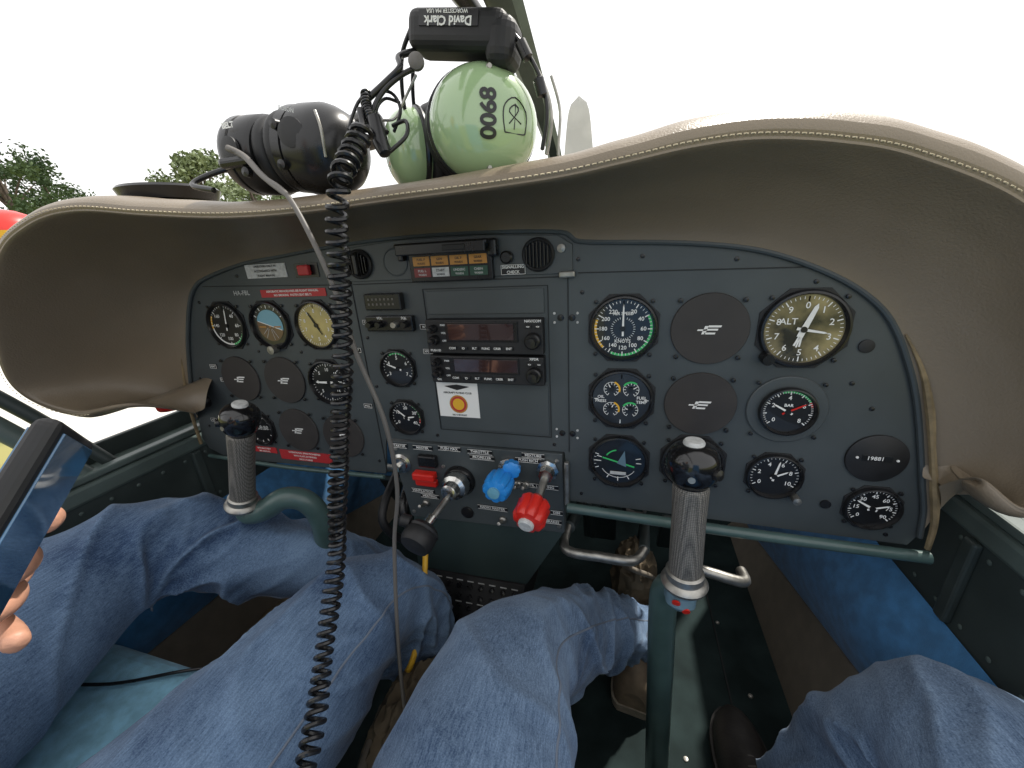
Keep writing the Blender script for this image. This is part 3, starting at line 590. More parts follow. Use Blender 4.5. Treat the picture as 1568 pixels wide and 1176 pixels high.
# ------------------------------------------------------------ headsets
hs=group('aviation_headset',(-.14,-.1,.11))
def cup(par,c,n,up,R1,R2,h,m):
    c=V(*c);n=V(*n).normalized();up=V(*up);v=(up-n*up.dot(n)).normalized();u=v.cross(n).normalized()
    vs=[];fs=[];A=18;Bn=48
    for i in range(A+1):
        ph=math.pi/2*i/A
        for k in range(Bn):
            a=2*math.pi*k/Bn;rr=math.cos(ph)**.8;vs.append(c+u*(R1*rr*math.cos(a))+v*(R2*rr*math.sin(a))+n*(h*math.sin(ph)))
    for k in range(Bn):a=2*math.pi*k/Bn;vs.append(c+u*(R1*.97*math.cos(a))+v*(R2*.97*math.sin(a))-n*.012)
    for i in range(A):
        for k in range(Bn):k2=(k+1)%Bn;fs.append((i*Bn+k,i*Bn+k2,(i+1)*Bn+k2,(i+1)*Bn+k))
    b=(A+1)*Bn
    for k in range(Bn):k2=(k+1)%Bn;fs.append((b+k,b+k2,k2,k))
    mesh('ear_cup_shell',vs,fs,m,par)
    pts=[(c-n*.022+u*(R1*.82*math.cos(t*math.pi/8))+v*(R2*.82*math.sin(t*math.pi/8)))[:] for t in range(17)]
    tube('ear_cushion',pts,.013,'blkm',par,14,3)
    pts=[(c-n*.006+u*(R1*.99*math.cos(t*math.pi/12))+v*(R2*.99*math.sin(t*math.pi/12)))[:] for t in range(25)]
    tube('cup_rim',pts,.003,'blk',par,8,2)
    def surf(p,q,off=.0008):
        s=min(.999,math.sqrt((p/R1)**2+(q/R2)**2));ph=math.acos(min(1,s**(1/.8)));return c+u*p+v*q+n*(h*math.sin(ph)+off)
    return surf,u,v,n
surf,u,v,nn=cup(hs,(-.138,-.080,.112),(.50,-.85,-.02),(0.08,0,1),.053,.0505,.038,'lime')
def wraptext(s,size,cx,cy,rot,m,sy=1):
    cu=bpy.data.curves.new('t','FONT');cu.body=s;cu.size=size;cu.align_x='CENTER';cu.align_y='CENTER';cu.offset=.0006
    ob=bpy.data.objects.new('t',cu);COL.objects.link(ob);dg=bpy.context.evaluated_depsgraph_get()
    me=bpy.data.meshes.new_from_object(ob.evaluated_get(dg));bpy.data.objects.remove(ob)
    for w in me.vertices:
        p,q=w.co.x,w.co.y*sy;p,q=p*math.cos(rot)-q*math.sin(rot),p*math.sin(rot)+q*math.cos(rot);w.co=surf(cx+p,cy+q)
    me.materials.clear();me.materials.append(M[m]);o=bpy.data.objects.new('shell_number',me);put(o,hs)
wraptext('0068',.0200,-.003,.001,math.pi/2,'blk')
def shape(pts,w=.0006):
    tube('shell_emblem',[surf(a,b,.0002)[:] for a,b in pts],w,'blk',hs,6,3)
e=[(.012,-.012),(.030,-.012),(.033,-.009),(.033,.006),(.022,.016),(.012,.010),(.010,.0),(.012,-.012)];shape(e)
shape([(.016,-.005),(.025,.006),(.021,.010),(.016,.004),(.028,-.004)]);shape([(.021,-.009),(.022,.011)])
lathe('shell_screw',surf(.0,-.040,0),nn,[(.003,0),(.002,.002),(0,.002)],'steel',hs,12);lathe('shell_screw',surf(.0,.040,0),nn,[(.003,0),(.002,.002),(0,.002)],'steel',hs,12)
s2=cup(hs,(-.228,-.060,.104),(-.70,-.65,0),(-.1,0,1),.036,.041,.030,'lime')
ax=(V(.97,0,-.17).normalized(),V(0,1,0),V(.17,0,.97).normalized())
o=box('head_pad',(-.152,-.085,.184),(.094,.038,.031),'blkm',hs,.009,ax);o.modifiers['bev'].segments=4
o=box('pad_end',(-.112,-.085,.170),(.028,.040,.038),'blkm',hs,.012,ax);o.modifiers['bev'].segments=4
box('pad_label',(-.156,-.1046,.190),(.056,.001,.011),'blk',hs,0,ax)
text('David Clark',0,0,.0092,'white',hs,loc=V(-.156,-.1056,.188),axes=(-ax[0],-ax[2],V(0,-1,0)),bold=.0003)
text('WORCESTER MA USA',0,0,.004,'white',hs,loc=V(-.156,-.1056,.1945),axes=(-ax[0],-ax[2],V(0,-1,0)))
for dy in(-.012,.010):
    tube('headband_wire',[(-.111,-.085+dy,.181),(-.096,-.082+dy,.168),(-.080,-.078+dy,.142),(-.074,-.075+dy,.115),(-.080,-.072+dy,.085)],.0020,'blk' if dy<0 else 'steel',hs)
    tube('headband_wire',[(-.196,-.085+dy,.192),(-.211,-.080+dy,.176),(-.221,-.070+dy,.150),(-.224,-.06+dy,.12)],.0020,'blk',hs)
tube('slider_block',[(-.094,-.098,.165,.005),(-.088,-.098,.153,.005)],.005,'blk',hs)
tube('slider_block',[(-.080,-.094,.138,.005),(-.077,-.092,.126,.005)],.005,'blk',hs)
tube('mic_lead',[(-.196,-.095,.176),(-.205,-.11,.168),(-.200,-.12,.156),(-.212,-.125,.146),(-.228,-.135,.132)],.0028,'blk',hs)
tube('mic_lead',[(-.185,-.11,.158),(-.200,-.12,.150),(-.216,-.13,.136),(-.222,-.14,.118),(-.205,-.15,.100)],.0022,'blk',hs)
lathe('lead_clamp',(-.187,-.112,.160),(.3,-1,.1),[(.007,0),(.007,.004),(.004,.006),(0,.006)],'gray',hs,20)
tube('boom_loop',[(-.19,-.11,.152),(-.205,-.11,.135),(-.215,-.115,.120),(-.230,-.12,.118),(-.235,-.12,.105)],.0012,'steel',hs)
tube('mic_wire',[(-.250,-.14,.11),(-.238,-.13,.135),(-.215,-.12,.14),(-.205,-.12,.125),(-.215,-.12,.108)],.0015,'blk',hs)
tube('mic_wire',[(-.215,-.13,.090),(-.225,-.13,.12),(-.22,-.12,.135),(-.205,-.12,.130)],.0014,'blk',hs)
tube('mic_wire',[(-.205,-.15,.085),(-.192,-.14,.098),(-.196,-.13,.112),(-.21,-.13,.110)],.0018,'blk',hs)
tube('cord_junction',[(-.214,-.152,.112,.006),(-.210,-.155,.094,.007),(-.205,-.158,.082,.005)],.006,'blk',hs,12)
tube('right_frame',[(-.074,-.06,.15),(-.066,-.06,.12),(-.068,-.06,.08),(-.055,-.05,.083),(-.02,-.04,.088)],.0014,'steel',hs)
hb=group('aviation_headset',(-.34,-.1,.11))
def rib(c,ax,prof,seg=48,m='blkm'):return lathe('ear_cup',c,ax,prof,m,hb,seg,1.0)
rib((-.362,-.105,.106),(-1,.05,.10),[(.029,.002),(.036,.004),(.0385,.008),(.0385,.030),(.037,.031),(.037,.033),(.0385,.034),(.0385,.042),(.036,.048),(.029,.053),(.018,.055),(0,.056)],48,'blk')
rib((-.341,-.105,.109),(1,-.1,-.15),[(.027,.002),(.036,.004),(.0405,.009),(.0405,.020),(.038,.021),(.038,.023),(.0415,.024),(.0420,.046),(.040,.054),(.035,.065),(.027,.073),(.014,.078),(0,.079)],48,'blk')
for cx,r,ma in((-.360,.028,'blkm'),(-.343,.030,'blkm')):tube('cushion',[(cx,-.105+r*math.cos(t*math.pi/8),.107+r*math.sin(t*math.pi/8)) for t in range(17)],.0085,ma,hb,14,3)
lathe('hub_disc',(-.306,-.1475,.112),(.15,-1,.05),[(.013,0),(.013,.003),(.009,.004),(0,.004)],'blkm',hb,24)
lathe('hub_disc',(-.388,-.1430,.108),(-.1,-1,.05),[(.012,0),(.012,.003),(.008,.004),(0,.004)],'blkm',hb,24)
tube('headband',[(-.280,-.10,.125),(-.270,-.06,.140),(-.30,-.02,.13),(-.36,-.02,.13),(-.41,-.06,.12),(-.405,-.09,.12)],.008,'blk',hb)
tube('steel_yoke',[(-.280,-.143,.128),(-.275,-.146,.112),(-.278,-.143,.090)],.0014,'steel',hb)
tube('lower_bow',[(-.405,-.12,.10),(-.430,-.14,.090),(-.432,-.16,.078),(-.40,-.165,.070)],.0028,'blk',hb)
box('boom_mount',(-.382,-.147,.096),(.040,.010,.010),'blk',hb,.004)
for x,z in((-.372,.086),(-.325,.122),(-.326,.088)):lathe('pivot',(x,-.144,z),(0,-1,0),[(.005,0),(.0045,.005),(0,.006)],'blk',hb,18)
text('BELT',0,0,.007,'white',hb,loc=V(-.388,-.1405,.130),axes=(V(1,0,0),V(0,0,1),V(0,-1,0)),bold=.0003)
text('BOSON',0,0,.005,'dimw',hb,loc=V(-.309,-.1460,.132),axes=(V(.95,0,-.3),V(.3,0,.95),V(0,-1,0)))
def coil(name,pts,R,pitch,wr,m,par=None):
    n=400;Ps=[V(*cr(pts,i*(len(pts)-1)/n)) for i in range(n+1)];S_=[0]
    for i in range(n):S_.append(S_[-1]+(Ps[i+1]-Ps[i]).length)
    tot=S_[-1];turns=tot/pitch;N=int(turns*14);out=[];j=0;u=None;ph=0
    for k in range(N+1):
        s=tot*k/N
        while j<n-1 and S_[j+1]<s:j+=1
        f=(s-S_[j])/max(1e-9,S_[j+1]-S_[j]);p=Ps[j].lerp(Ps[j+1],f);t=(Ps[min(j+2,n)]-Ps[max(j-1,0)]).normalized()
        if u is None:u=t.orthogonal().normalized()
        u=(u-t*u.dot(t)).normalized();v=t.cross(u);ph+=2*math.pi/14*(1+.22*noise.noise(V(s*22,0,0)));r=R*(1+.07*math.sin(s*60))
        out.append((p+u*r*math.cos(ph)+v*r*math.sin(ph))[:])
    return tube(name,out,wr,m,par,7,1)
cg=group('coiled_headset_cord',(-.22,-.2,0))
coil('upper_coil',[(-.229,-.135,.138),(-.226,-.142,.124),(-.218,-.150,.110)],.0036,.0036,.0012,'blk',cg)
tube('cord_lead',[(-.228,-.150,.120),(-.222,-.158,.104),(-.212,-.168,.100)],.003,'blk',cg)
coil('coil',[(-.212,-.172,.100),(-.216,-.188,.080),(-.216,-.208,.060),(-.219,-.213,.045),(-.226,-.212,.026),(-.233,-.21,-.004),(-.240,-.212,-.05),(-.246,-.215,-.089),(-.255,-.222,-.14),(-.261,-.230,-.184),(-.270,-.24,-.24),(-.274,-.252,-.292),(-.264,-.300,-.352),(-.243,-.352,-.388),(-.22,-.42,-.41)],.0074,.0090,.0022,'blk',cg)
g=group('microphone_cable',(-.26,-.19,-.1))
tube('cable',[(-.372,-.158,.104),(-.358,-.158,.096),(-.330,-.17,.075),(-.298,-.180,.055),(-.272,-.190,.014),(-.259,-.190,-.033),(-.250,-.190,-.090),(-.232,-.190,-.166),(-.240,-.180,-.254),(-.258,-.180,-.332),(-.262,-.200,-.441),(-.258,-.220,-.525),(-.25,-.24,-.62)],.0024,'gray',g,10,8)
tube('boom',[(-.378,-.156,.106,.0032),(-.358,-.158,.096,.0030),(-.330,-.17,.075,.0028),(-.298,-.180,.055,.0025)],.004,'gray',g,10,6)
g=group('yellow_hose',(-.3,-.08,-.52));tube('hose',[(-.292,-.07,-.46),(-.283,-.105,-.50),(-.277,-.14,-.54),(-.285,-.165,-.58),(-.32,-.15,-.64)],.0045,'yellow',g)
def bag(name,c,s,m,seed):
    vs=[];fs=[];A=36;B=52;c=V(*c)
    for i in range(A+1):
        ph=math.pi*i/A
        for k in range(B):
            a=2*math.pi*k/B;d=V(math.sin(ph)*math.cos(a),math.sin(ph)*math.sin(a),math.cos(ph))
            f=1+.22*(1-abs(noise.noise(d*2.2+V(seed,0,0)))*3)*.6+.07*(1-abs(noise.noise(d*4+V(0,seed,0)))*3)
            vs.append(c+V(d.x*s[0]*f,d.y*s[1]*f,d.z*s[2]*f))
    for i in range(A):
        for k in range(B):k2=(k+1)%B;fs.append((i*B+k,(i+1)*B+k,(i+1)*B+k2,i*B+k2))
    g=group(name,c);mesh('crumpled_canvas',vs,fs,m,g);tube('strap',[(c+V(-s[0],0,s[2]*.4))[:],(c+V(0,-s[1]*1.1,s[2]*.9))[:],(c+V(s[0]*.9,-s[1]*.4,s[2]*.3))[:],(c+V(s[0]*1.1,0,-s[2]*.4))[:]],.006,'beige',g)
bag('canvas_bag',(.050,.27,-.78),(.048,.06,.095),'bagc',3);bag('canvas_bag',(-.275,-.20,-.66),(.045,.10,.07),'bagc',9)
bag('canvas_bag',(-.70,-.05,-.82),(.09,.14,.07),'bagc',15)
# ------------------------------------------------------------ people
def wrinkle(seed,amp=.0135):
    def f(L,a,c):
        w=c[4] if len(c)>4 else .3
        q=V(L*12+seed+1.1*math.sin(a+seed),math.cos(a)*.75+seed*.3,math.sin(a)*.75+L*3);r=max(0,1-abs(noise.noise(q))*3.0)
        q3=V(L*27+seed*3-1.5*math.cos(a),math.cos(a)*1.1,math.sin(a)*1.1+L*5);r3=max(0,1-abs(noise.noise(q3))*3.4)
        q2=V(L*7+seed*2,math.cos(a)*.8+L*5,math.sin(a)*.8)
        return w*amp*(r*r*1.0+r3*.30*max(0,w-.3)-.30)+.007*noise.noise(q2)
    return f
def joined(name,parts,m,par,vox,sm=4):
    vs=[];fs=[]
    for v_,f_ in parts:
        b=len(vs);vs+=v_;fs+=[tuple(i+b for i in f) for f in f_]
    o=mesh(name,vs,fs,m,par,False)
    r=o.modifiers.new('r','REMESH');r.mode='VOXEL';r.voxel_size=vox;r.use_smooth_shade=True
    s=o.modifiers.new('s','SMOOTH');s.iterations=sm;s.factor=.5
    return o
def leg(pts,seed):return sweep(pts,80,34,True,wrinkle(seed))
def seamline(pts,seed,ang,par,end=None):
    s=sweep(pts,8,34,False,wrinkle(seed),1.0,ang)
    s=s[::3]
    if end:s=s[:end]
    tube('side_seam',s,.0014,'thread',par,6,2)
def shoe(par,heel,toe,w,m,msole):
    H=V(*heel);T=V(*toe);d=T-H;Ln=d.length;f=d.normalized();s=f.cross(V(0,0,1)).normalized();up=s.cross(f)
    prof=[(0,.55,.5),(.04,.75,.75),(.12,.86,.95),(.25,.86,1.0),(.4,.84,.85),(.55,.93,.68),(.7,1.0,.55),(.85,.9,.48),(.95,.62,.38),(1,.3,.22)]
    vs=[];fs=[];n=20;N=40
    for i in range(N+1):
        t,ww,hh=cr(prof,i*9/N);
        for k in range(n):
            a=2*math.pi*k/n;y=math.sin(a);y=(y*.095*hh if y>0 else y*.012);vs.append(H+f*(t*Ln)+s*(math.cos(a)*w*ww)+up*(y+.012))
    for i in range(N):
        for k in range(n):k2=(k+1)%n;fs.append((i*n+k,i*n+k2,(i+1)*n+k2,(i+1)*n+k))
    fs.append(tuple(range(n)));fs.append(tuple(N*n+k for k in range(n)));mesh('shoe_upper',vs,fs,m,par)
    vs=[];fs=[]
    for i in range(N+1):
        t,ww,hh=cr(prof,i*9/N)
        for (a,b) in((-1,0),(-1.02,.018),(1.02,.018),(1,0)):vs.append(H+f*(t*Ln*1.02-.003)+s*(a*w*ww*1.06)+up*b)
    for i in range(N):
        for k in range(4):k2=(k+1)%4;fs.append((i*4+k,i*4+k2,(i+1)*4+k2,(i+1)*4+k))
    fs.append((0,1,2,3));fs.append(tuple(N*4+k for k in range(4)));mesh('shoe_sole',vs,fs,msole,par)
    for k in range(5):
        t_=.42+.06*k;c=H+f*(Ln*t_)+up*(.012+.095*cr(prof,9*(t_+.02)/1.0*.98)[2]+.001)
        tube('lace',[(c-s*w*.45-up*.010)[:],(c)[:],(c+s*w*.45-up*.010)[:]],.0022,'gray',par,6,4)
pi=group('seated_pilot',(.08,-.7,-.5))
pC=[(.03,-.84,-.50,.105,.3),(-.02,-.68,-.485,.106,.3),(-.075,-.50,-.478,.102,.3),(-.110,-.36,-.478,.097,.35),(-.124,-.25,-.487,.087,.45),(-.122,-.18,-.504,.080,.6),(-.098,-.115,-.550,.073,1.0),(-.056,-.03,-.620,.067,1.1),(-.010,.045,-.690,.060,1.1),(.032,.105,-.755,.053,1.2),(.050,.130,-.790,.049,1.2)]
pD=[(.15,-.84,-.50,.105,.3),(.21,-.68,-.487,.104,.3),(.265,-.50,-.477,.098,.3),(.305,-.36,-.467,.092,.45),(.330,-.24,-.467,.086,.6),(.330,-.175,-.492,.080,.8),(.308,-.145,-.56,.070,.9),(.275,-.14,-.66,.064,.8),(.250,-.145,-.75,.062,1),(.247,-.15,-.80,.062,1)]
pel=sweep([(-.03,-.88,-.48,.11),(.085,-.90,-.46,.14),(.20,-.88,-.48,.11)],32,8)
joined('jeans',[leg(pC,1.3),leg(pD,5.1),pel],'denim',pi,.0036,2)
seamline(pC,1.3,.2,pi);seamline(pD,5.1,2.8,pi)
shoe(pi,(.048,.030,-.888),(.080,.310,-.885),.050,'shoeb','sole');shoe(pi,(.245,-.215,-.888),(.226,.070,-.886),.045,'shoe','shoe')
pa=group('seated_passenger',(-.53,-.7,-.5))
pB=[(-.48,-.84,-.51,.105,.3),(-.44,-.68,-.49,.104,.3),(-.395,-.50,-.478,.097,.3),(-.365,-.36,-.472,.090,.35),(-.350,-.24,-.468,.083,.5),(-.344,-.17,-.480,.078,.7),(-.337,-.12,-.530,.073,1.1),(-.327,-.09,-.62,.067,1.1),(-.32,-.05,-.73,.060,.8),(-.318,-.03,-.81,.060,1)]
pA=[(-.58,-.84,-.51,.105,.3),(-.62,-.68,-.48,.104,.3),(-.66,-.50,-.445,.097,.35),(-.69,-.36,-.42,.090,.4),(-.708,-.26,-.408,.082,.6),(-.700,-.20,-.412,.078,.9),(-.660,-.155,-.438,.072,1.2),(-.590,-.115,-.475,.066,1.1),(-.510,-.075,-.520,.060,1.0),(-.445,-.035,-.575,.055,1.0),(-.42,-.015,-.61,.055,1)]
pel=sweep([(-.64,-.88,-.48,.11),(-.53,-.90,-.46,.14),(-.42,-.88,-.48,.11)],32,8)
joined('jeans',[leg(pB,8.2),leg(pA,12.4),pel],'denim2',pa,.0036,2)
seamline(pB,8.2,.2,pa);seamline(pA,12.4,1.9,pa)
shoe(pa,(-.335,-.11,-.888),(-.325,.17,-.886),.045,'shoe','sole');shoe(pa,(-.425,-.06,-.67),(-.42,.10,-.74),.042,'shoe','sole')
tor=sweep([(-.53,-.92,-.50,.14),(-.53,-.95,-.35,.145),(-.53,-.97,-.18,.155),(-.53,-.97,-.03,.15),(-.53,-.96,.05,.08)],32,6)
armL=sweep([(-.68,-.97,-.02,.065),(-.74,-.90,-.15,.052),(-.76,-.82,-.28,.046),(-.68,-.70,-.30,.042),(-.60,-.58,-.285,.036)],24,6)
armR=sweep([(-.38,-.97,-.02,.065),(-.33,-.93,-.15,.052),(-.32,-.88,-.28,.046),(-.36,-.76,-.34,.042),(-.40,-.68,-.36,.036)],24,6)
sh=sweep([(-.69,-.97,-.01,.06),(-.53,-.975,.02,.07),(-.37,-.97,-.01,.06)],24,6)
joined('shirt',[tor,armL,armR,sh],'shirt',pa,.009,4)
joined('resting_hand',[sweep([(-.40,-.68,-.36,.028),(-.405,-.63,-.375,.03),(-.41,-.59,-.378,.03)],16,6,True,None,.6)]+[sweep([(-.435+.02*i,-.585,-.376,.009),(-.437+.021*i,-.55,-.376,.0085),(-.437+.021*i,-.525,-.385,.0075)],10,5) for i in range(4)]+[sweep([(-.385,-.63,-.372,.011),(-.365,-.60,-.372,.010),(-.360,-.575,-.378,.009)],10,5)],'skin',pa,.0035,3)
head=sweep([(-.53,-.955,.04,.055),(-.53,-.955,.09,.058),(-.53,-.935,.13,.068),(-.53,-.935,.18,.082),(-.53,-.94,.24,.085),(-.53,-.945,.29,.06),(-.53,-.945,.31,.02)],28,6)
nose_=sweep([(-.53,-.862,.215,.008),(-.53,-.845,.185,.013),(-.53,-.855,.17,.010)],12,4)
earL=sweep([(-.612,-.945,.21,.012),(-.614,-.945,.18,.010)],10,4);earR=sweep([(-.448,-.945,.21,.012),(-.446,-.945,.18,.010)],10,4)
joined('head',[head,nose_,earL,earR],'skin',pa,.005,4)
joined('hair',[sweep([(-.53,-.99,.16,.07),(-.53,-.985,.22,.085),(-.53,-.955,.29,.080),(-.53,-.95,.325,.04)],28,6)],'hair',pa,.008,2)
for x in(-.56,-.50):lathe('eye',(x,-.860,.205),(0,1,0),[(.010,-.004),(.008,.003),(0,.005)],'white',pa,16);lathe('iris',(x,-.856,.205),(0,1,0),[(.004,0),(0,.0015)],'blk',pa,12)
tube('mouth',[(-.552,-.866,.145),(-.53,-.858,.143),(-.508,-.866,.145)],.004,'redl',pa,8)
HO=V(-.026,0,-.010)
def F(*p):return sweep([((V(*q)+HO).x,(V(*q)+HO).y,(V(*q)+HO).z,r) for q,r in p],16,6)
hand=[sweep([(-.60,-.58,-.285,.030),(-.54,-.50,-.268,.027),(-.500,-.440,-.246,.025),(-.478,-.425,-.232,.030),(-.451,-.408,-.210,.033),(-.431,-.400,-.198,.028)],24,6,True,None,.8),
 F(((-.430,-.405,-.185),.0125),((-.402,-.408,-.160),.0115),((-.380,-.410,-.146),.0100),((-.362,-.412,-.138),.0085)),
 F(((-.405,-.385,-.172),.0105),((-.382,-.372,-.160),.0095),((-.360,-.374,-.152),.0085),((-.345,-.382,-.148),.0078)),
 F(((-.408,-.395,-.185),.0105),((-.380,-.388,-.178),.0098),((-.362,-.398,-.176),.0090),((-.356,-.414,-.172),.0082)),
 F(((-.412,-.404,-.200),.0100),((-.384,-.400,-.198),.0094),((-.366,-.408,-.196),.0086),((-.356,-.420,-.192),.0078)),
 F(((-.420,-.412,-.214),.0090),((-.394,-.410,-.218),.0084),((-.370,-.412,-.220),.0076),((-.352,-.416,-.218),.0070))]
joined('hand',hand,'skin',pa,.0020,3)
ph=group('mobile_phone',(-.31,-.42,-.1));w1=V(-.79,.42,-.44).normalized();e1=V(-.12,.74,.66);e1=(e1-w1*e1.dot(w1)).normalized();nr=w1.cross(e1).normalized()
corner=V(-.292,-.378,-.090);pc=corner-w1*.037-e1*.075
o=box('case',pc,(.150,.074,.010),'blkm',ph,.004,(e1,w1,nr));o.modifiers['bev'].segments=3
for sg in(-1,1):box('glass',pc+nr*(.0053*sg),(.140,.064,.0012),'screen',ph,.0004,(e1,w1,nr))
box('red_edge',pc+w1*.0374-e1*.02,(.09,.0020,.005),'red',ph,.0004,(e1,w1,nr))
g=group('charging_cable',(-.6,-.3,-.5));tube('wire',[(-.80,-.36,-.50),(-.74,-.34,-.515),(-.66,-.31,-.535),(-.58,-.27,-.54),(-.52,-.23,-.56)],.0022,'blk',g)
# ------------------------------------------------------------ canopy frame + exterior
g=group('windscreen_frame',(-.14,.2,.2))
def strip(nm,p,m):
    vs=[];fs=[]
    for (x,y,z,w) in p:vs+=[V(x-w,y,z),V(x-w*.5,y-.012,z-.006),V(x+w*.6,y-.012,z-.006),V(x+w,y,z),V(x,y+.012,z+.012)]
    for i in range(len(p)-1):
        for k in range(5):k2=(k+1)%5;fs.append((i*5+k,i*5+k2,(i+1)*5+k2,(i+1)*5+k))
    mesh(nm,vs,fs,m,g)
strip('centre_strut',[(-.146,.50,.10,.013),(-.143,.35,.178,.014),(-.132,.15,.205,.016),(-.121,-.05,.222,.0185),(-.118,-.25,.235,.020),(-.118,-.60,.24,.020),(-.118,-1.1,.2,.020)],'rail')
tube('strut_seal',[(-.152,-.02,.224,.006),(-.158,-.07,.226,.010),(-.160,-.2,.235,.010)],.01,'blk',g)
g=group('canopy_frame',(-.84,-.2,-.2))
tube('side_bar',[(-.835,-.16,-.33),(-.865,-.22,-.20),(-.89,-.30,-.05),(-.80,-.45,.15),(-.6,-.6,.33)],.014,'rail',g,12)
tube('side_bar_inner',[(-.845,-.12,-.33),(-.875,-.18,-.20),(-.905,-.26,-.05)],.010,'raild',g,12)
box('latch',(-.83,.06,-.30),(.05,.04,.03),'rail',g,.006);box('latch_pin',(-.80,.12,-.295),(.02,.05,.05),'raild',g,.004)
ex=group('aircraft_wing',(-2.5,.8,-.8))
def wing(s,x0):
    vs=[];fs=[];prof=[(1.55,0),(1.50,.05),(1.3,.09),(1.0,.10),(.7,.075),(.42,.0),(1.0,-.06),(1.5,-.04)];n=len(prof)
    for i,(dx,dz,sc) in enumerate(((0,0,1),(1.5,.08,1),(4.2,.25,.75))):
        for y,z in prof:vs.append(V(x0+s*dx,.9+(y-.9)*sc,-.80+z*sc+dz))
    for i in range(2):
        for k in range(n):k2=(k+1)%n;fs.append((i*n+k,i*n+k2,(i+1)*n+k2,(i+1)*n+k))
    fs.append(tuple(2*n+k for k in range(n)));mesh('wing_skin',vs,fs,'wing',ex)
wing(-1,-.92);wing(1,.52)
g=group('engine_cowling',(-.2,1,-.2))
vs=[];fs=[];n=32
for (y,r,zc) in((.75,.50,-.42),(1.1,.46,-.36),(1.4,.34,-.30),(1.5,.22,-.28)):
    for k in range(n):a=2*math.pi*k/n;vs.append(V(-.22+r*1.0*math.cos(a),y,zc+r*math.sin(a)))
for i in range(3):
    for k in range(n):k2=(k+1)%n;fs.append((i*n+k,i*n+k2,(i+1)*n+k2,(i+1)*n+k))
mesh('cowl_skin',vs,fs,'wing',g)
g=group('propeller',(-.24,1.55,-.28));M['prop']=mat('propeller_grey',(.46,.46,.44),.35,var=.12,vs=8)
lathe('spinner',(-.22,1.5,-.28),(0,1,0),[(.15,0),(.14,.08),(.09,.18),(0,.24)],'wing',g,28)
for s in(1,-1):
    vs=[];fs=[];N=30
    for i in range(N+1):
        t=i/N;w=.050+.026*math.sin(math.pi*min(1,t*1.1))
        if t>.88:w*=math.sqrt(max(.0004,1-((t-.88)/.12)**2))
        z=-.28+s*(.1+.79*t);tw=.5*(1-t)
        for sx,th in((-1,0),(0,.012),(1,0),(0,-.012)):vs.append(V(-.225+sx*w*math.cos(tw),1.56+sx*w*math.sin(tw)+th,z))
    for i in range(N):
        for k in range(4):k2=(k+1)%4;fs.append((i*4+k,i*4+k2,(i+1)*4+k2,(i+1)*4+k))
    fs.append(tuple(N*4+k for k in range(4)));mesh('blade',vs,fs,'prop',g)
gm=mat('grass',(.10,.12,.03),.95,vs=1.2,col2=(.26,.24,.08),bump=.6,bs=40);M['grass']=gm
mesh('ground',[V(-600,-600,-1.75),V(600,-600,-1.75),V(600,600,-1.75),V(-600,600,-1.75)],[(0,1,2,3)],'grass',None,False)
M['bark']=mat('bark',(.08,.06,.045),.9,var=.3,vs=8)
M['leaf']=mat('foliage_dark',(.035,.070,.030),.8,vs=.9,col2=(.10,.15,.06))
M['leafhaze']=mat('foliage_painted_haze',(.12,.16,.07),.8,vs=.9,col2=(.26,.31,.17))  # haze over the far trees put into the leaf colour
def tree(name,x,y,h,w,m,n=5200,seed=1):
    rnd=random.Random(seed);z0=-1.75;g=group(name,(x,y,z0))
    tube('trunk',[(x,y,z0,.28),(x+.1,y,z0+h*.3,.20),(x,y+.1,z0+h*.6,.13),(x,y,z0+h*.9,.04)],.2,'bark',g)
    cl=[]
    for i in range(22):
        a=rnd.uniform(0,6.28);t=rnd.uniform(.32,.97);rr=w*(math.sin(math.pi*min(1,(t-.2)*1.15))**.7)*rnd.uniform(.35,1);c=V(x+rr*math.cos(a),y+rr*math.sin(a),z0+h*t);cl.append((c,rnd.uniform(.5,1.0)*w*.30))
        tube('limb',[(x,y,z0+h*t*.7,.07),((x+c.x)/2,(y+c.y)/2,z0+h*t*.88,.045),(c.x,c.y,c.z,.015)],.05,'bark',g,6,3)
    vs=[];fs=[]
    for i in range(n):
        c,r=rnd.choice(cl);d=V(rnd.gauss(0,1),rnd.gauss(0,1),rnd.gauss(0,.75));d=d.normalized()*r*rnd.uniform(.3,1.25)
        p=c+d;s=rnd.uniform(.06,.14);u=V(rnd.gauss(0,1),rnd.gauss(0,1),rnd.gauss(0,1)).normalized();v=u.orthogonal().normalized();b=len(vs)
        vs+=[p+u*s,p+v*s*.5,p-u*s,p-v*s*.5];fs.append((b,b+1,b+2,b+3))
    mesh('crown',vs,fs,m,g,False)
tree('broadleaf_tree',-31.5,14.0,8.3,2.6,'leaf',7500,3)
tree('broadleaf_tree',-34,17,8.5,2.8,'leaf',5500,4)
tree('broadleaf_tree',-18.6,14.5,6.5,1.7,'leafhaze',4800,5)
tree('broadleaf_tree',-15.9,14.5,5.3,1.5,'leafhaze',3200,6)
tree('broadleaf_tree',-23.6,15.5,5.8,1.4,'leafhaze',2000,8)
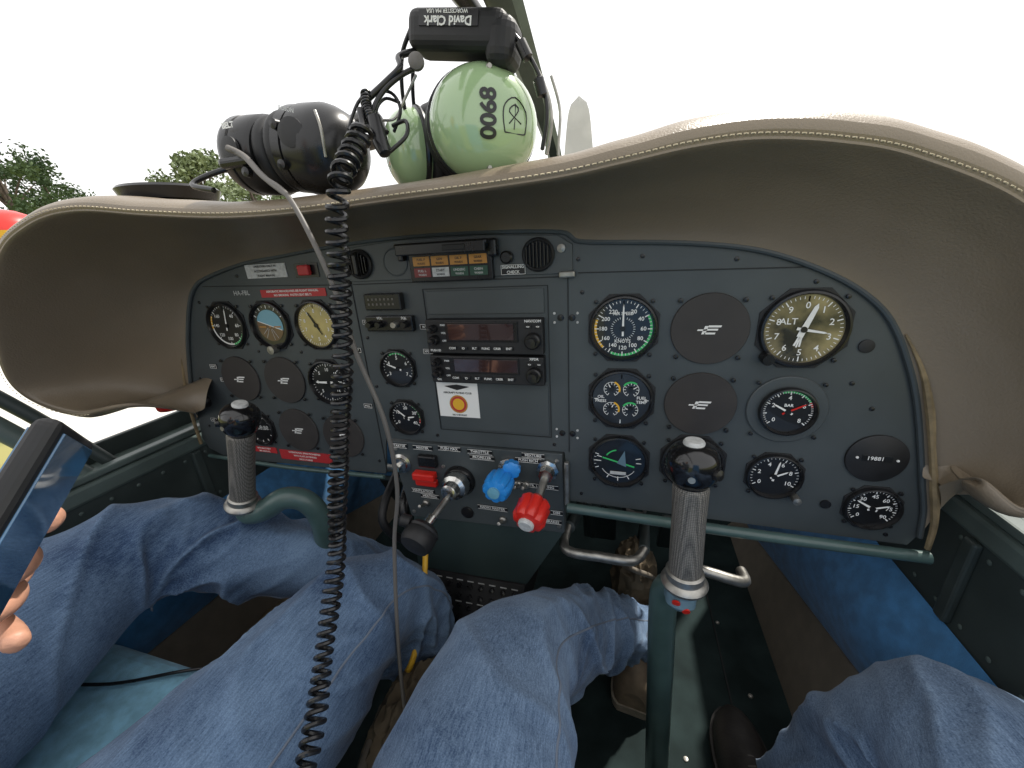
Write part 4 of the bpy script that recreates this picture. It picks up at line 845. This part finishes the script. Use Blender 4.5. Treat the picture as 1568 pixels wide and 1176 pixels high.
g=group('parasol',(-17.6,7.5,1.5))
lathe('red_canopy',(-18.0,7.5,1.50),(0,0,1),[(.85,-.22),(.80,0),(.62,.22),(.34,.36),(0,.42)],'red',g,20);lathe('yellow_valance',(-18.0,7.5,1.28),(0,0,1),[(.84,-.28),(.85,0)],'yellow',g,20)
tube('pole',[(-18.0,7.5,-1.75),(-18.0,7.5,1.6)],.03,'steel',g,8,2)
# ------------------------------------------------------------ sky + sun
w=bpy.data.worlds.new('World');S.world=w;w.use_nodes=True;nt=w.node_tree;bg=nt.nodes['Background']
el=math.radians(52);sunv=V(.38,.62,0).normalized()*math.cos(el)+V(0,0,math.sin(el))
sky=nt.nodes.new('ShaderNodeTexSky');sky.sky_type='NISHITA';sky.sun_disc=False;sky.sun_elevation=el;sky.sun_rotation=math.atan2(sunv.x,sunv.y);sky.dust_density=6;sky.air_density=1.2
mx=nt.nodes.new('ShaderNodeMix');mx.data_type='RGBA';mx.inputs[0].default_value=.85;mx.inputs[7].default_value=(12.6,12.5,12.4,1)
nt.links.new(sky.outputs[0],mx.inputs[6]);nt.links.new(mx.outputs[2],bg.inputs['Color']);bg.inputs['Strength'].default_value=.122
sl=bpy.data.lights.new('sun','SUN');sl.energy=5.0;sl.angle=math.radians(1.5);sl.color=(1,.95,.87);so=bpy.data.objects.new('sun',sl);COL.objects.link(so)
so.rotation_euler=sunv.to_track_quat('Z','Y').to_euler()
# ------------------------------------------------------------ camera
cd=bpy.data.cameras.new('camera');cam=bpy.data.objects.new('camera',cd);COL.objects.link(cam)
cd.sensor_width=36;cd.lens=589/1568*36;cd.clip_start=.01;cd.clip_end=3000
bk=V(.270,-.9018,.3371).normalized();rt=V(.962,.2664,-.0578);rt=(rt-bk*rt.dot(bk)).normalized();upv=bk.cross(rt)
mw=Matrix((rt,upv,bk)).transposed().to_4x4();mw.translation=V(0,-.5,0);cam.matrix_world=mw
S.camera=cam
S.view_settings.view_transform='Standard';S.view_settings.look='None';S.view_settings.exposure=0
